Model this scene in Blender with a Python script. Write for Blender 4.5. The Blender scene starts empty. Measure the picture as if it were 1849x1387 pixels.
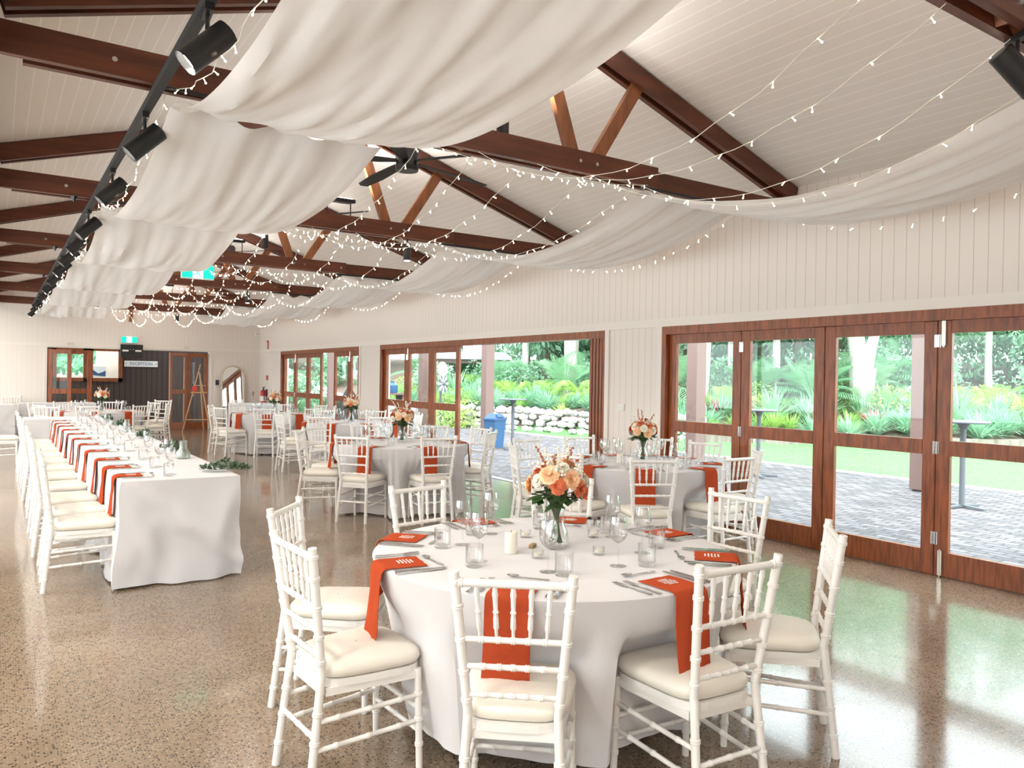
import bpy, bmesh, math, random
from mathutils import Vector, Matrix, noise
R = random.Random(7)
PI = math.pi
S = bpy.context.scene
C = S.collection
KIDS = {}

# ------------------------------------------------------------------ materials
def new_mat(name):
    m = bpy.data.materials.new(name); m.use_nodes = True
    nt = m.node_tree; nt.nodes.clear()
    out = nt.nodes.new('ShaderNodeOutputMaterial')
    return m, nt, out
def node(nt, t, **kw):
    n = nt.nodes.new(t)
    for k, v in kw.items():
        if k in n.inputs: n.inputs[k].default_value = v
        else: setattr(n, k, v)
    return n
def c4(c): return (c[0], c[1], c[2], 1)
def pbr(name, col, rough=.5, metal=0, spec=.5, noise_amt=0, noise_scale=8, bump=0, bump_scale=40, stretch=(1,1,1), coat=0, emit=None, estr=0, col2=None):
    m, nt, out = new_mat(name)
    p = node(nt, 'ShaderNodeBsdfPrincipled')
    p.inputs['Base Color'].default_value = c4(col); p.inputs['Roughness'].default_value = rough
    p.inputs['Metallic'].default_value = metal; p.inputs['Specular IOR Level'].default_value = spec
    p.inputs['Coat Weight'].default_value = coat
    if emit: p.inputs['Emission Color'].default_value = c4(emit); p.inputs['Emission Strength'].default_value = estr
    if noise_amt or bump:
        tc = node(nt, 'ShaderNodeTexCoord'); mp = node(nt, 'ShaderNodeMapping')
        mp.inputs['Scale'].default_value = stretch
        nt.links.new(tc.outputs['Object'], mp.inputs['Vector'])
    if noise_amt:
        n = node(nt, 'ShaderNodeTexNoise', Scale=noise_scale, Detail=4.0)
        nt.links.new(mp.outputs[0], n.inputs['Vector'])
        mx = node(nt, 'ShaderNodeMix', data_type='RGBA')
        mx.inputs[6].default_value = c4(col)
        c2 = col2 if col2 else tuple(max(0, x*(1-noise_amt)) for x in col)
        mx.inputs[7].default_value = c4(c2)
        rp = node(nt, 'ShaderNodeMapRange'); rp.inputs[1].default_value = .35; rp.inputs[2].default_value = .65
        nt.links.new(n.outputs['Fac'], rp.inputs[0]); nt.links.new(rp.outputs[0], mx.inputs[0])
        nt.links.new(mx.outputs[2], p.inputs['Base Color'])
    if bump:
        n2 = node(nt, 'ShaderNodeTexNoise', Scale=bump_scale, Detail=3.0)
        nt.links.new(mp.outputs[0], n2.inputs['Vector'])
        b = node(nt, 'ShaderNodeBump', Strength=bump, Distance=.01)
        nt.links.new(n2.outputs['Fac'], b.inputs['Height']); nt.links.new(b.outputs[0], p.inputs['Normal'])
    nt.links.new(p.outputs[0], out.inputs[0])
    return m
def boards(name, col, groove, axis, pitch=.1, w=.06, rough=.5, gcol_bump=.5):
    m, nt, out = new_mat(name)
    p = node(nt, 'ShaderNodeBsdfPrincipled', Roughness=rough)
    tc = node(nt, 'ShaderNodeTexCoord'); sp = node(nt, 'ShaderNodeSeparateXYZ')
    nt.links.new(tc.outputs['Object'], sp.inputs[0])
    d = node(nt, 'ShaderNodeMath', operation='DIVIDE'); d.inputs[1].default_value = pitch
    nt.links.new(sp.outputs[axis], d.inputs[0])
    f = node(nt, 'ShaderNodeMath', operation='FRACT'); nt.links.new(d.outputs[0], f.inputs[0])
    lt = node(nt, 'ShaderNodeMath', operation='LESS_THAN'); lt.inputs[1].default_value = w
    nt.links.new(f.outputs[0], lt.inputs[0])
    mx = node(nt, 'ShaderNodeMix', data_type='RGBA')
    mx.inputs[6].default_value = c4(col); mx.inputs[7].default_value = c4(groove)
    nt.links.new(lt.outputs[0], mx.inputs[0]); nt.links.new(mx.outputs[2], p.inputs['Base Color'])
    iv = node(nt, 'ShaderNodeMath', operation='SUBTRACT'); iv.inputs[0].default_value = 1
    nt.links.new(lt.outputs[0], iv.inputs[1])
    b = node(nt, 'ShaderNodeBump', Strength=gcol_bump, Distance=.004)
    nt.links.new(iv.outputs[0], b.inputs['Height']); nt.links.new(b.outputs[0], p.inputs['Normal'])
    nt.links.new(p.outputs[0], out.inputs[0])
    return m
def cloth(name, col, trans=.25, bump=.25, scale=250):
    m, nt, out = new_mat(name)
    d = node(nt, 'ShaderNodeBsdfDiffuse'); d.inputs[0].default_value = c4(col); d.inputs[1].default_value = .8
    t = node(nt, 'ShaderNodeBsdfTranslucent'); t.inputs[0].default_value = c4(col)
    mx = node(nt, 'ShaderNodeMixShader'); mx.inputs[0].default_value = trans
    tc = node(nt, 'ShaderNodeTexCoord'); n = node(nt, 'ShaderNodeTexNoise', Scale=scale, Detail=2.0)
    nt.links.new(tc.outputs['Object'], n.inputs['Vector'])
    b = node(nt, 'ShaderNodeBump', Strength=bump, Distance=.002)
    nt.links.new(n.outputs['Fac'], b.inputs['Height']); nt.links.new(b.outputs[0], d.inputs['Normal'])
    nt.links.new(d.outputs[0], mx.inputs[1]); nt.links.new(t.outputs[0], mx.inputs[2]); nt.links.new(mx.outputs[0], out.inputs[0])
    return m
def glass(name, tint=(1,1,1), refl=.12, edge=.5, rough=.02):
    m, nt, out = new_mat(name)
    t = node(nt, 'ShaderNodeBsdfTransparent')
    g = node(nt, 'ShaderNodeBsdfGlossy'); g.inputs['Roughness'].default_value = rough
    lw = node(nt, 'ShaderNodeLayerWeight', Blend=.35)
    mr = node(nt, 'ShaderNodeMapRange'); mr.inputs[3].default_value = refl*.5; mr.inputs[4].default_value = edge
    nt.links.new(lw.outputs['Facing'], mr.inputs[0])
    cm = node(nt, 'ShaderNodeMix', data_type='RGBA')
    cm.inputs[6].default_value = c4(tint); cm.inputs[7].default_value = c4(tuple(x*.92 for x in tint))
    nt.links.new(lw.outputs['Facing'], cm.inputs[0]); nt.links.new(cm.outputs[2], t.inputs[0])
    mx = node(nt, 'ShaderNodeMixShader')
    nt.links.new(mr.outputs[0], mx.inputs[0]); nt.links.new(t.outputs[0], mx.inputs[1]); nt.links.new(g.outputs[0], mx.inputs[2])
    nt.links.new(mx.outputs[0], out.inputs[0])
    return m
def emis(name, col, s):
    m, nt, out = new_mat(name)
    e = node(nt, 'ShaderNodeEmission', Strength=s); e.inputs[0].default_value = c4(col)
    nt.links.new(e.outputs[0], out.inputs[0]); return m
def leafmat(name, col, col2, trans=.35):
    m, nt, out = new_mat(name)
    oi = node(nt, 'ShaderNodeObjectInfo'); tc = node(nt, 'ShaderNodeTexCoord')
    n = node(nt, 'ShaderNodeTexNoise', Scale=2.5, Detail=2.0)
    nt.links.new(tc.outputs['Object'], n.inputs['Vector'])
    ad = node(nt, 'ShaderNodeMath', operation='MULTIPLY_ADD'); ad.inputs[1].default_value = .5; 
    nt.links.new(oi.outputs['Random'], ad.inputs[0]); nt.links.new(n.outputs['Fac'], ad.inputs[2])
    sb = node(nt, 'ShaderNodeMath', operation='SUBTRACT', use_clamp=True); sb.inputs[1].default_value = .3
    nt.links.new(ad.outputs[0], sb.inputs[0])
    mx = node(nt, 'ShaderNodeMix', data_type='RGBA'); mx.inputs[6].default_value = c4(col); mx.inputs[7].default_value = c4(col2)
    nt.links.new(sb.outputs[0], mx.inputs[0])
    p = node(nt, 'ShaderNodeBsdfPrincipled', Roughness=.45)
    t = node(nt, 'ShaderNodeBsdfTranslucent')
    nt.links.new(mx.outputs[2], p.inputs['Base Color']); nt.links.new(mx.outputs[2], t.inputs[0])
    ms = node(nt, 'ShaderNodeMixShader'); ms.inputs[0].default_value = trans
    nt.links.new(p.outputs[0], ms.inputs[1]); nt.links.new(t.outputs[0], ms.inputs[2]); nt.links.new(ms.outputs[0], out.inputs[0])
    return m
def floor_mat():
    m, nt, out = new_mat('polished_concrete')
    p = node(nt, 'ShaderNodeBsdfPrincipled', Roughness=.1)
    p.inputs['Specular IOR Level'].default_value = .6
    p.inputs['Coat Weight'].default_value = .15; p.inputs['Coat Roughness'].default_value = .04
    tc = node(nt, 'ShaderNodeTexCoord')
    L = nt.links.new
    big = node(nt, 'ShaderNodeTexNoise', Scale=.6, Detail=5.0); L(tc.outputs['Object'], big.inputs['Vector'])
    base = node(nt, 'ShaderNodeValToRGB')
    e = base.color_ramp.elements; e[0].position = .35; e[0].color = (.205, .147, .10, 1); e[1].position = .65; e[1].color = (.31, .228, .158, 1)
    L(big.outputs['Fac'], base.inputs[0])
    v1 = node(nt, 'ShaderNodeTexVoronoi', Scale=92.0); L(tc.outputs['Object'], v1.inputs['Vector'])
    sepc = node(nt, 'ShaderNodeSeparateColor'); L(v1.outputs['Color'], sepc.inputs[0])
    lt = node(nt, 'ShaderNodeMath', operation='LESS_THAN'); lt.inputs[1].default_value = .38; L(sepc.outputs[0], lt.inputs[0])
    ds = node(nt, 'ShaderNodeMath', operation='LESS_THAN'); ds.inputs[1].default_value = .42; L(v1.outputs['Distance'], ds.inputs[0])
    mu = node(nt, 'ShaderNodeMath', operation='MULTIPLY'); L(lt.outputs[0], mu.inputs[0]); L(ds.outputs[0], mu.inputs[1])
    mx = node(nt, 'ShaderNodeMix', data_type='RGBA'); L(mu.outputs[0], mx.inputs[0]); L(base.outputs[0], mx.inputs[6]); mx.inputs[7].default_value = (.045, .035, .028, 1)
    gt = node(nt, 'ShaderNodeMath', operation='GREATER_THAN'); gt.inputs[1].default_value = .78; L(sepc.outputs[0], gt.inputs[0])
    mu2 = node(nt, 'ShaderNodeMath', operation='MULTIPLY'); L(gt.outputs[0], mu2.inputs[0]); L(ds.outputs[0], mu2.inputs[1])
    sc = node(nt, 'ShaderNodeMath', operation='MULTIPLY'); L(mu2.outputs[0], sc.inputs[0]); sc.inputs[1].default_value = .6
    mx2 = node(nt, 'ShaderNodeMix', data_type='RGBA'); L(sc.outputs[0], mx2.inputs[0]); L(mx.outputs[2], mx2.inputs[6]); mx2.inputs[7].default_value = (.42, .34, .25, 1)
    # saw-cut joints every few metres
    L(mx2.outputs[2], p.inputs['Base Color'])
    rn = node(nt, 'ShaderNodeTexNoise', Scale=3.0, Detail=3.0); L(tc.outputs['Object'], rn.inputs['Vector'])
    rr = node(nt, 'ShaderNodeMapRange'); rr.inputs[3].default_value = .07; rr.inputs[4].default_value = .19; L(rn.outputs['Fac'], rr.inputs[0]); L(rr.outputs[0], p.inputs['Roughness'])
    L(p.outputs[0], out.inputs[0])
    return m
def paver_mat():
    m, nt, out = new_mat('patio_pavers'); L = nt.links.new
    p = node(nt, 'ShaderNodeBsdfPrincipled', Roughness=.75)
    tc = node(nt, 'ShaderNodeTexCoord'); mp = node(nt, 'ShaderNodeMapping'); mp.inputs['Rotation'].default_value = (0, 0, .5*PI)
    L(tc.outputs['Object'], mp.inputs[0])
    b = node(nt, 'ShaderNodeTexBrick', Scale=1.0)
    b.inputs['Brick Width'].default_value = .22; b.inputs['Row Height'].default_value = .11; b.inputs['Mortar Size'].default_value = .010
    b.inputs['Color1'].default_value = (.44, .42, .46, 1); b.inputs['Color2'].default_value = (.17, .16, .19, 1); b.inputs['Mortar'].default_value = (.05, .045, .045, 1)
    b.inputs['Bias'].default_value = -.1
    L(mp.outputs[0], b.inputs['Vector'])
    n = node(nt, 'ShaderNodeTexNoise', Scale=6.0, Detail=3.0); L(tc.outputs['Object'], n.inputs['Vector'])
    mx = node(nt, 'ShaderNodeMix', data_type='RGBA', blend_type='MULTIPLY'); mx.inputs[0].default_value = .5
    L(b.outputs['Color'], mx.inputs[6]); L(n.outputs['Fac'], mx.inputs[7])
    mx3 = node(nt, 'ShaderNodeMix', data_type='RGBA', blend_type='MULTIPLY'); mx3.inputs[0].default_value = 1
    L(mx.outputs[2], mx3.inputs[6]); mx3.inputs[7].default_value = (.50, .47, .46, 1)
    L(mx3.outputs[2], p.inputs['Base Color'])
    bp = node(nt, 'ShaderNodeBump', Strength=.5, Distance=.004, invert=True); L(b.outputs['Fac'], bp.inputs['Height']); L(bp.outputs[0], p.inputs['Normal'])
    L(p.outputs[0], out.inputs[0]); return m

M = {}
M['floor'] = floor_mat()
M['wall_y'] = boards('wall_boards_along_y', (.80, .735, .685), (.56, .50, .45), 1, .105, .05, .5)  # groove colour is darkened to paint in the shade of the board joints
M['wall_x'] = boards('wall_boards_along_x', (.80, .735, .685), (.70, .64, .59), 0, .105, .05, .5, .2)  # same painted joint shade, in a fainter groove colour
M['ceil'] = boards('ceiling_boards', (.78, .74, .70), (.92, .90, .87), 0, .095, .07, .55, .2)
M['trim'] = pbr('cream_trim', (.82, .765, .71), .5)
M['timber'] = pbr('stained_truss_timber', (.135, .035, .014), .42, noise_amt=.45, noise_scale=5, bump=.15, stretch=(.3, 3, 3))
M['timber_o'] = pbr('orange_truss_timber', (.33, .115, .04), .42, noise_amt=.45, noise_scale=6, bump=.15, stretch=(3, 3, .4))
M['door'] = pbr('jarrah_door_timber', (.33, .085, .022), .33, noise_amt=.5, noise_scale=6, stretch=(6, 6, .7), bump=.08)
M['door_pale'] = pbr('pale_red_door_timber', (.40, .17, .10), .35, noise_amt=.3, noise_scale=6, stretch=(6, 6, .7))
M['pane'] = glass('window_glass', (.985, 1, .995), .03, .12)
M['glassware'] = glass('clear_glassware', (.995, .997, .997), .07, .6, 0.0)
M['frost'] = glass('frosted_glassware', (.80, .84, .80), .3, .8, .35)
M['black'] = pbr('black_metal', (.012, .012, .013), .4)
M['blackm'] = pbr('black_matte', (.02, .02, .022), .7)
M['white'] = pbr('white_resin', (.83, .81, .785), .32, coat=.1)
M['cushion'] = pbr('cream_vinyl', (.80, .76, .68), .42, bump=.05, bump_scale=15)
M['linen'] = cloth('white_linen', (.75, .735, .745), .15)
M['drape'] = cloth('white_chiffon', (.90, .89, .88), .42, .1)
M['rust'] = cloth('rust_linen', (.50, .085, .034), .12, .5, 400)
M['thread'] = pbr('white_thread', (.8, .76, .72), .7)
M['steel'] = pbr('polished_steel', (.62, .62, .62), .13, 1)
M['brass'] = pbr('satin_nickel', (.7, .66, .6), .3, 1)
M['candle'] = pbr('cream_wax', (.85, .80, .70), .5)
M['cork'] = pbr('cork_brown', (.45, .29, .16), .8, noise_amt=.3, noise_scale=60)
M['steel_d'] = pbr('grey_powdercoat', (.11, .125, .145), .4)
M['lamp'] = emis('lamp_glow', (1, .93, .82), 14)
M['bulb'] = emis('fairy_bulb', (1, .82, .58), 30)
M['wire'] = pbr('clear_wire', (.72, .68, .60), .5)
M['green_sign'] = pbr('exit_green', (.0, .5, .33), .4, emit=(.0, .72, .48), estr=1.0)
M['white_sign'] = pbr('exit_white', (.9, .95, .92), .4, emit=(.85, 1, .94), estr=1.0)
M['mirror'] = pbr('mirror_silver', (.85, .87, .85), .02, 1)
M['pine'] = pbr('pale_pine', (.55, .33, .16), .5, noise_amt=.3, noise_scale=9, stretch=(4, 4, .5))
M['cane'] = pbr('mirror_frame_wood', (.62, .52, .40), .5)
M['red'] = pbr('extinguisher_red', (.55, .02, .015), .3)
M['darkwall'] = boards('dark_shed_boards', (.060, .036, .030), (.012, .008, .007), 0, .14, .12, .7, .8)
M['blue'] = pbr('blue_plastic', (.04, .115, .25), .4)
M['dblue'] = pbr('dark_blue_plastic', (.03, .09, .22), .4)
M['post'] = pbr('mauve_brown_paint', (.17, .105, .095), .55)
M['paver'] = paver_mat()
M['kerb'] = pbr('pale_concrete', (.62, .64, .62), .8, noise_amt=.15)
M['lawn'] = pbr('lawn_green', (.085, .24, .07), .9, noise_amt=.5, noise_scale=12, bump=1, bump_scale=120, col2=(.13, .31, .10))
M['mulch'] = pbr('mulch', (.26, .19, .15), .95, noise_amt=.5, noise_scale=20, bump=1, bump_scale=60)
M['stone'] = pbr('pale_rubble', (.54, .52, .50), .85, noise_amt=.45, noise_scale=3, bump=.6, bump_scale=12)
M['brick'] = pbr('pale_brick_edging', (.62, .56, .50), .85, noise_amt=.3, noise_scale=8)
M['bark'] = pbr('pale_bark', (.62, .58, .55), .85, noise_amt=.4, noise_scale=5, stretch=(2, 2, .3), bump=.6, bump_scale=10)
M['bark_d'] = pbr('grey_bark', (.30, .25, .22), .9, noise_amt=.4, noise_scale=5, stretch=(2, 2, .3))
M['lf_strap'] = leafmat('strap_leaf', (.20, .42, .26), (.42, .62, .46))
M['lf_lime'] = leafmat('lime_leaf', (.26, .50, .10), (.55, .70, .22))
M['lf_palm'] = leafmat('palm_leaf', (.14, .38, .20), (.38, .58, .36))
M['lf_tree'] = leafmat('tree_leaf', (.18, .40, .24), (.42, .62, .44))
M['lf_dark'] = leafmat('dark_leaf', (.15, .34, .21), (.32, .52, .34))
M['lf_red'] = leafmat('bromeliad_leaf', (.45, .04, .08), (.60, .12, .14))
M['lf_bouquet'] = pbr('bouquet_leaf', (.045, .105, .03), .5, noise_amt=.3)
M['lf_garland'] = pbr('garland_leaf', (.09, .17, .09), .6, noise_amt=.4, noise_scale=20)
M['fl_peach'] = pbr('peach_petal', (.88, .56, .33), .6)
M['fl_rust'] = pbr('rust_petal', (.68, .17, .07), .6)
M['fl_white'] = pbr('ivory_petal', (.86, .82, .70), .6)
M['fl_brown'] = pbr('dried_seed', (.38, .14, .06), .7)
M['sky_roof'] = pbr('pale_metal_roof', (.6, .68, .74), .4)

# ------------------------------------------------------------------ mesh builder
class MB:
    def __init__(s): s.bm = bmesh.new()
    def box(s, cx, cy, cz, sx, sy, sz, rot=None, bev=0):
        m = Matrix.Translation((cx, cy, cz))
        if rot is not None: m = m @ rot
        r = bmesh.ops.create_cube(s.bm, size=1, matrix=m @ Matrix.Diagonal((sx, sy, sz, 1)))
        if bev:
            es = list({e for v in r['verts'] for e in v.link_edges})
            bmesh.ops.bevel(s.bm, geom=es, offset=bev, segments=1, affect='EDGES')
        return s
    def beam(s, a, b, w, h, up=(0, 0, 1)):
        a = Vector(a); b = Vector(b); d = b-a; L = d.length; z = d.normalized()
        x = Vector(up).cross(z)
        if x.length < 1e-4: x = Vector((1, 0, 0)).cross(z)
        x.normalize(); y = z.cross(x)
        m = Matrix(((x.x, y.x, z.x, 0), (x.y, y.y, z.y, 0), (x.z, y.z, z.z, 0), (0, 0, 0, 1)))
        bmesh.ops.create_cube(s.bm, size=1, matrix=Matrix.Translation((a+b)/2) @ m @ Matrix.Diagonal((w, h, L, 1)))
        return s
    def tube(s, pts, rad, n=8, cap=True):
        pts = [Vector(p) for p in pts]
        if not isinstance(rad, (list, tuple)): rad = [rad]*len(pts)
        rings = []; px = None
        for i, p in enumerate(pts):
            d = (pts[min(i+1, len(pts)-1)]-pts[max(i-1, 0)])
            d = d.normalized() if d.length > 1e-9 else Vector((0, 0, 1))
            if px is None:
                px = d.orthogonal().normalized()
            px = (px-d*px.dot(d))
            px = px.normalized() if px.length > 1e-6 else d.orthogonal().normalized()
            py = d.cross(px)
            rings.append([s.bm.verts.new(p+(px*math.cos(2*PI*k/n)+py*math.sin(2*PI*k/n))*rad[i]) for k in range(n)])
        for a, b in zip(rings, rings[1:]):
            for k in range(n): s.bm.faces.new((a[k], a[(k+1) % n], b[(k+1) % n], b[k]))
        if cap and n > 2:
            s.bm.faces.new(rings[0][::-1]); s.bm.faces.new(rings[-1])
        return s
    def bamboo(s, a, b, r, rings, n=10):
        a = Vector(a); b = Vector(b); L = (b-a).length; pts = [(0, r)]
        for t in sorted(rings):
            e = .004/L
            pts += [(t-2.2*e, r), (t-1.6*e, r*1.22), (t-.4*e, r*1.22), (t, r*1.05), (t+.4*e, r*1.22), (t+1.6*e, r*1.22), (t+2.2*e, r)]
        pts.append((1, r)); pts = [(min(1, max(0, t)), q) for t, q in pts]
        return s.tube([a.lerp(b, t) for t, q in pts], [q for t, q in pts], n)
    def lathe(s, prof, n=24, c=(0, 0, 0), sx=1, sy=1):
        rings = []
        for r, z in prof:
            if r < 1e-5: rings.append([s.bm.verts.new((c[0], c[1], c[2]+z))])
            else: rings.append([s.bm.verts.new((c[0]+r*sx*math.cos(2*PI*k/n), c[1]+r*sy*math.sin(2*PI*k/n), c[2]+z)) for k in range(n)])
        for a, b in zip(rings, rings[1:]):
            for k in range(n):
                k2 = (k+1) % n
                if len(a) == 1 and len(b) == 1: continue
                if len(a) == 1: s.bm.faces.new((a[0], b[k2], b[k]))
                elif len(b) == 1: s.bm.faces.new((a[k], a[k2], b[0]))
                else: s.bm.faces.new((a[k], a[k2], b[k2], b[k]))
        return s
    def quad(s, *p): s.bm.faces.new([s.bm.verts.new(q) for q in p]); return s
    def grid(s, P, closed=False):
        V = [[s.bm.verts.new(q) for q in row] for row in P]
        for a, b in zip(V, V[1:]):
            for k in range(len(a)-(0 if closed else 1)):
                k2 = (k+1) % len(a); s.bm.faces.new((a[k], a[k2], b[k2], b[k]))
        return V
    def slab(s, outline, z0, z1):
        a = [s.bm.verts.new((x, y, z0)) for x, y in outline]; b = [s.bm.verts.new((x, y, z1)) for x, y in outline]
        n = len(a); s.bm.faces.new(a[::-1]); s.bm.faces.new(b)
        for k in range(n): s.bm.faces.new((a[k], a[(k+1) % n], b[(k+1) % n], b[k]))
        return s
    def blob(s, c, r, sub=1, jit=0, sc=(1, 1, 1)):
        q = bmesh.ops.create_icosphere(s.bm, subdivisions=sub, radius=r)
        for v in q['verts']:
            v.co = Vector((v.co.x*sc[0], v.co.y*sc[1], v.co.z*sc[2]))*(1+R.uniform(-jit, jit))+Vector(c)
        return s
    def build(s, name, mat, parent=None, smooth=False, label=None):
        me = bpy.data.meshes.new(name); bmesh.ops.recalc_face_normals(s.bm, faces=s.bm.faces)
        s.bm.to_mesh(me); s.bm.free(); me.materials.append(M[mat] if isinstance(mat, str) else mat)
        if smooth:
            me.polygons.foreach_set('use_smooth', [True]*len(me.polygons))
            try: me.set_sharp_from_angle(angle=math.radians(40))
            except Exception: pass
        o = bpy.data.objects.new(name, me); C.objects.link(o)
        if parent is not None: o.parent = parent; KIDS.setdefault(parent.name, []).append(o)
        if label: o['label'] = label
        return o

def tag(o, label, cat, group=None, kind=None):
    o['label'] = label; o['category'] = cat
    if group: o['group'] = group
    if kind: o['kind'] = kind
    return o
def thing(name, label, cat, loc=(0, 0, 0), rz=0, group=None):
    o = bpy.data.objects.new(name, None); C.objects.link(o); o.empty_display_size = .1
    o.location = loc; o.rotation_euler = (0, 0, rz)
    return tag(o, label, cat, group)
def struct(o): o['kind'] = 'structure'; return o
def dup(root, loc, rz, label=None, group=None, scale=None):
    def cp(o, par):
        c = o.copy(); C.objects.link(c)
        if par is not None: c.parent = par
        ks = []
        for k in KIDS.get(o.name, []): ks.append(cp(k, c))
        KIDS[c.name] = ks
        return c
    r = cp(root, None); r.location = loc; r.rotation_euler = (0, 0, rz)
    if scale: r.scale = (scale,)*3
    if label: r['label'] = label
    if group: r['group'] = group
    return r
USED = set()
def place(proto, loc, rz, label, group=None, scale=None):
    if proto.name not in USED:
        USED.add(proto.name); proto.location = loc; proto.rotation_euler = (0, 0, rz); proto['label'] = label
        if group: proto['group'] = group
        if scale: proto.scale = (scale,)*3
        return proto
    return dup(proto, loc, rz, label, group, scale)

# ------------------------------------------------------------------ room constants
W = 6.2; YB = 22.1; YF = -3.0; XL = -2.4
T = [1.6, 4.578, 7.891, 11.204, 14.514, 17.814, 21.13]
ZE = 3.345; SL = .325; RX = 3.1; ZR = ZE+SL*(W-RX); ZL = 3.43
CH_B = 3.065; CH_T = 3.225
def zc(x): return ZE+SL*min(W-x, x) if x >= 0 else ZE

# floor and outside slabs
o = struct(MB().box((XL+W+.1)/2, (YF+YB)/2, -.05, W+.1-XL, YB-YF+.0, .1).build('floor', 'floor'))
o['label'] = 'polished concrete floor with dark and pale stone flecks'
# right wall with openings
OPEN = [(14.86, 20.09), (7.19, 13.82), (-.6, 6.225)]
HT = 2.12
mb = MB()
mb.box(W+.1, (YF+YB)/2, (HT+ZE)/2, .2, YB-YF, ZE-HT+.0)
prev = YB
for a, b in OPEN:
    mb.box(W+.1, (prev+b)/2, HT/2, .2, prev-b, HT); prev = a
mb.box(W+.1, (prev+YF)/2, HT/2, .2, prev-YF, HT)
struct(mb.build('wall_right', 'wall_y'))
# back wall with doorway
DX0, DX1, DH = 1.05, 4.85, 2.1
mb = MB()
mb.box((XL+DX0)/2, YB+.1, DH/2, DX0-XL, .2, DH); mb.box((DX1+W)/2+.0, YB+.1, DH/2, W-DX1, .2, DH)
mb.box((XL+W)/2, YB+.1, (DH+ZE)/2, W-XL, .2, ZE-DH)
V = [(XL-.1, ZE), (W, ZE), (RX, ZR+.02), (0, ZL+.02)]
a = [mb.bm.verts.new((x, YB, z)) for x, z in V]; b = [mb.bm.verts.new((x, YB+.2, z)) for x, z in V]
mb.bm.faces.new(a); mb.bm.faces.new(b[::-1])
for k in range(4): mb.bm.faces.new((a[k], a[(k+1) % 4], b[(k+1) % 4], b[k]))
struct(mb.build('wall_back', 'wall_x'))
mb = MB(); mb.box((XL+W)/2, YF-.1, ZE/2, W-XL+.4, .2, ZE)
a = [mb.bm.verts.new((x, YF-.2, z)) for x, z in V]; b = [mb.bm.verts.new((x, YF, z)) for x, z in V]
mb.bm.faces.new(a); mb.bm.faces.new(b[::-1])
for k in range(4): mb.bm.faces.new((a[k], a[(k+1) % 4], b[(k+1) % 4], b[k]))
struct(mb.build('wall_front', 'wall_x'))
# left wall with window openings for daylight
mb = MB(); LW = [(YF+1+i*4.1, YF+1+i*4.1+3.2) for i in range(6)]
mb.box(XL-.1, (YF+YB)/2, .4, .2, YB-YF, .8); mb.box(XL-.1, (YF+YB)/2, (2.5+ZE)/2, .2, YB-YF, ZE-2.5)
prev = YF
for a_, b_ in LW: mb.box(XL-.1, (prev+a_)/2, 1.65, .2, a_-prev, 1.7); prev = b_
mb.box(XL-.1, (prev+YB)/2, 1.65, .2, YB-prev, 1.7)
struct(mb.build('wall_left', 'wall_y'))
for i, (a_, b_) in enumerate(LW):
    w = thing('window_%d' % (i+1), 'timber framed side window in the left wall', 'window', (XL-.1, (a_+b_)/2, .8)); struct(w)
    mb = MB()
    for yy in (-1.57, 0, 1.57): mb.box(0, yy, .85, .08, .06, 1.7)
    for zz in (.03, 1.67): mb.box(0, 0, zz, .08, 3.2, .06)
    mb.build('window_frame', 'door', w); MB().box(0, 0, .85, .008, 3.1, 1.6).build('glass_pane', 'pane', w)
# ceiling: two pitches + flat aisle soffit
mb = MB()
for x0, z0, x1, z1 in ((0, ZL, RX, ZR), (RX, ZR, W+.2, ZE-.2*SL), (XL-.2, ZE, 0, ZL)):
    mb.quad((x0, YF-.2, z0), (x1, YF-.2, z1), (x1, YB+.2, z1), (x0, YB+.2, z0))
    mb.quad((x0, YF-.2, z0+.12), (x0, YB+.2, z0+.12), (x1, YB+.2, z1+.12), (x1, YF-.2, z1+.12))
    for yy in (YF-.2, YB+.2): mb.quad((x0, yy, z0), (x1, yy, z1), (x1, yy, z1+.12), (x0, yy, z0+.12))
struct(mb.build('ceiling', 'ceil'))
# trims
mb = MB()
for ya, yb in ((6.225, 7.19), (13.82, 14.86)):
    for yy in (ya+.035, yb-.035): mb.box(W-.012, yy, HT/2, .024, .07, HT)
mb.box(W-.012, (YF+YB)/2, 2.165, .024, YB-YF, .09)
struct(mb.build('trim_1', 'trim'))
mb = MB(); mb.box((XL+W)/2, YB-.012, 2.165, W-XL, .024, .07)
mb.box(DX1+.035, YB-.012, DH/2, .07, .024, DH); mb.box(DX0-.035, YB-.012, DH/2, .07, .024, DH)
struct(mb.build('trim_2', 'trim'))
mb = MB(); mb.box((XL+DX0)/2-.03, YB-.01, .06, DX0-XL-.06, .02, .12); mb.box((DX1+W)/2+.03, YB-.01, .06, W-DX1-.06, .02, .12)
struct(mb.build('baseboard_back', 'trim'))
mb = MB()
for a_, b_ in ((6.225, 7.19), (13.82, 14.86), (20.09, YB)): mb.box(W-.015, (a_+b_)/2, .05, .03, b_-a_-.16, .1)
struct(mb.build('baseboard_right', 'trim'))
# longitudinal eave beams (left one carries the truss heels)
struct(MB().box(-.1, (YF+YB)/2, 3.22, .12, YB-YF, .36).build('trim_3', 'timber'))
# door frames
n = 4
for a_, b_ in OPEN:
    mb = MB(); mb.box(W+.06, (a_+b_)/2, 2.075, .16, b_-a_, .09)
    mb.box(W+.06, a_+.03, 1.015, .16, .06, 2.03); mb.box(W+.06, b_-.03, 1.015, .16, .06, 2.03)
    struct(mb.build('trim_%d' % n, 'door')); n += 1

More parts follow.
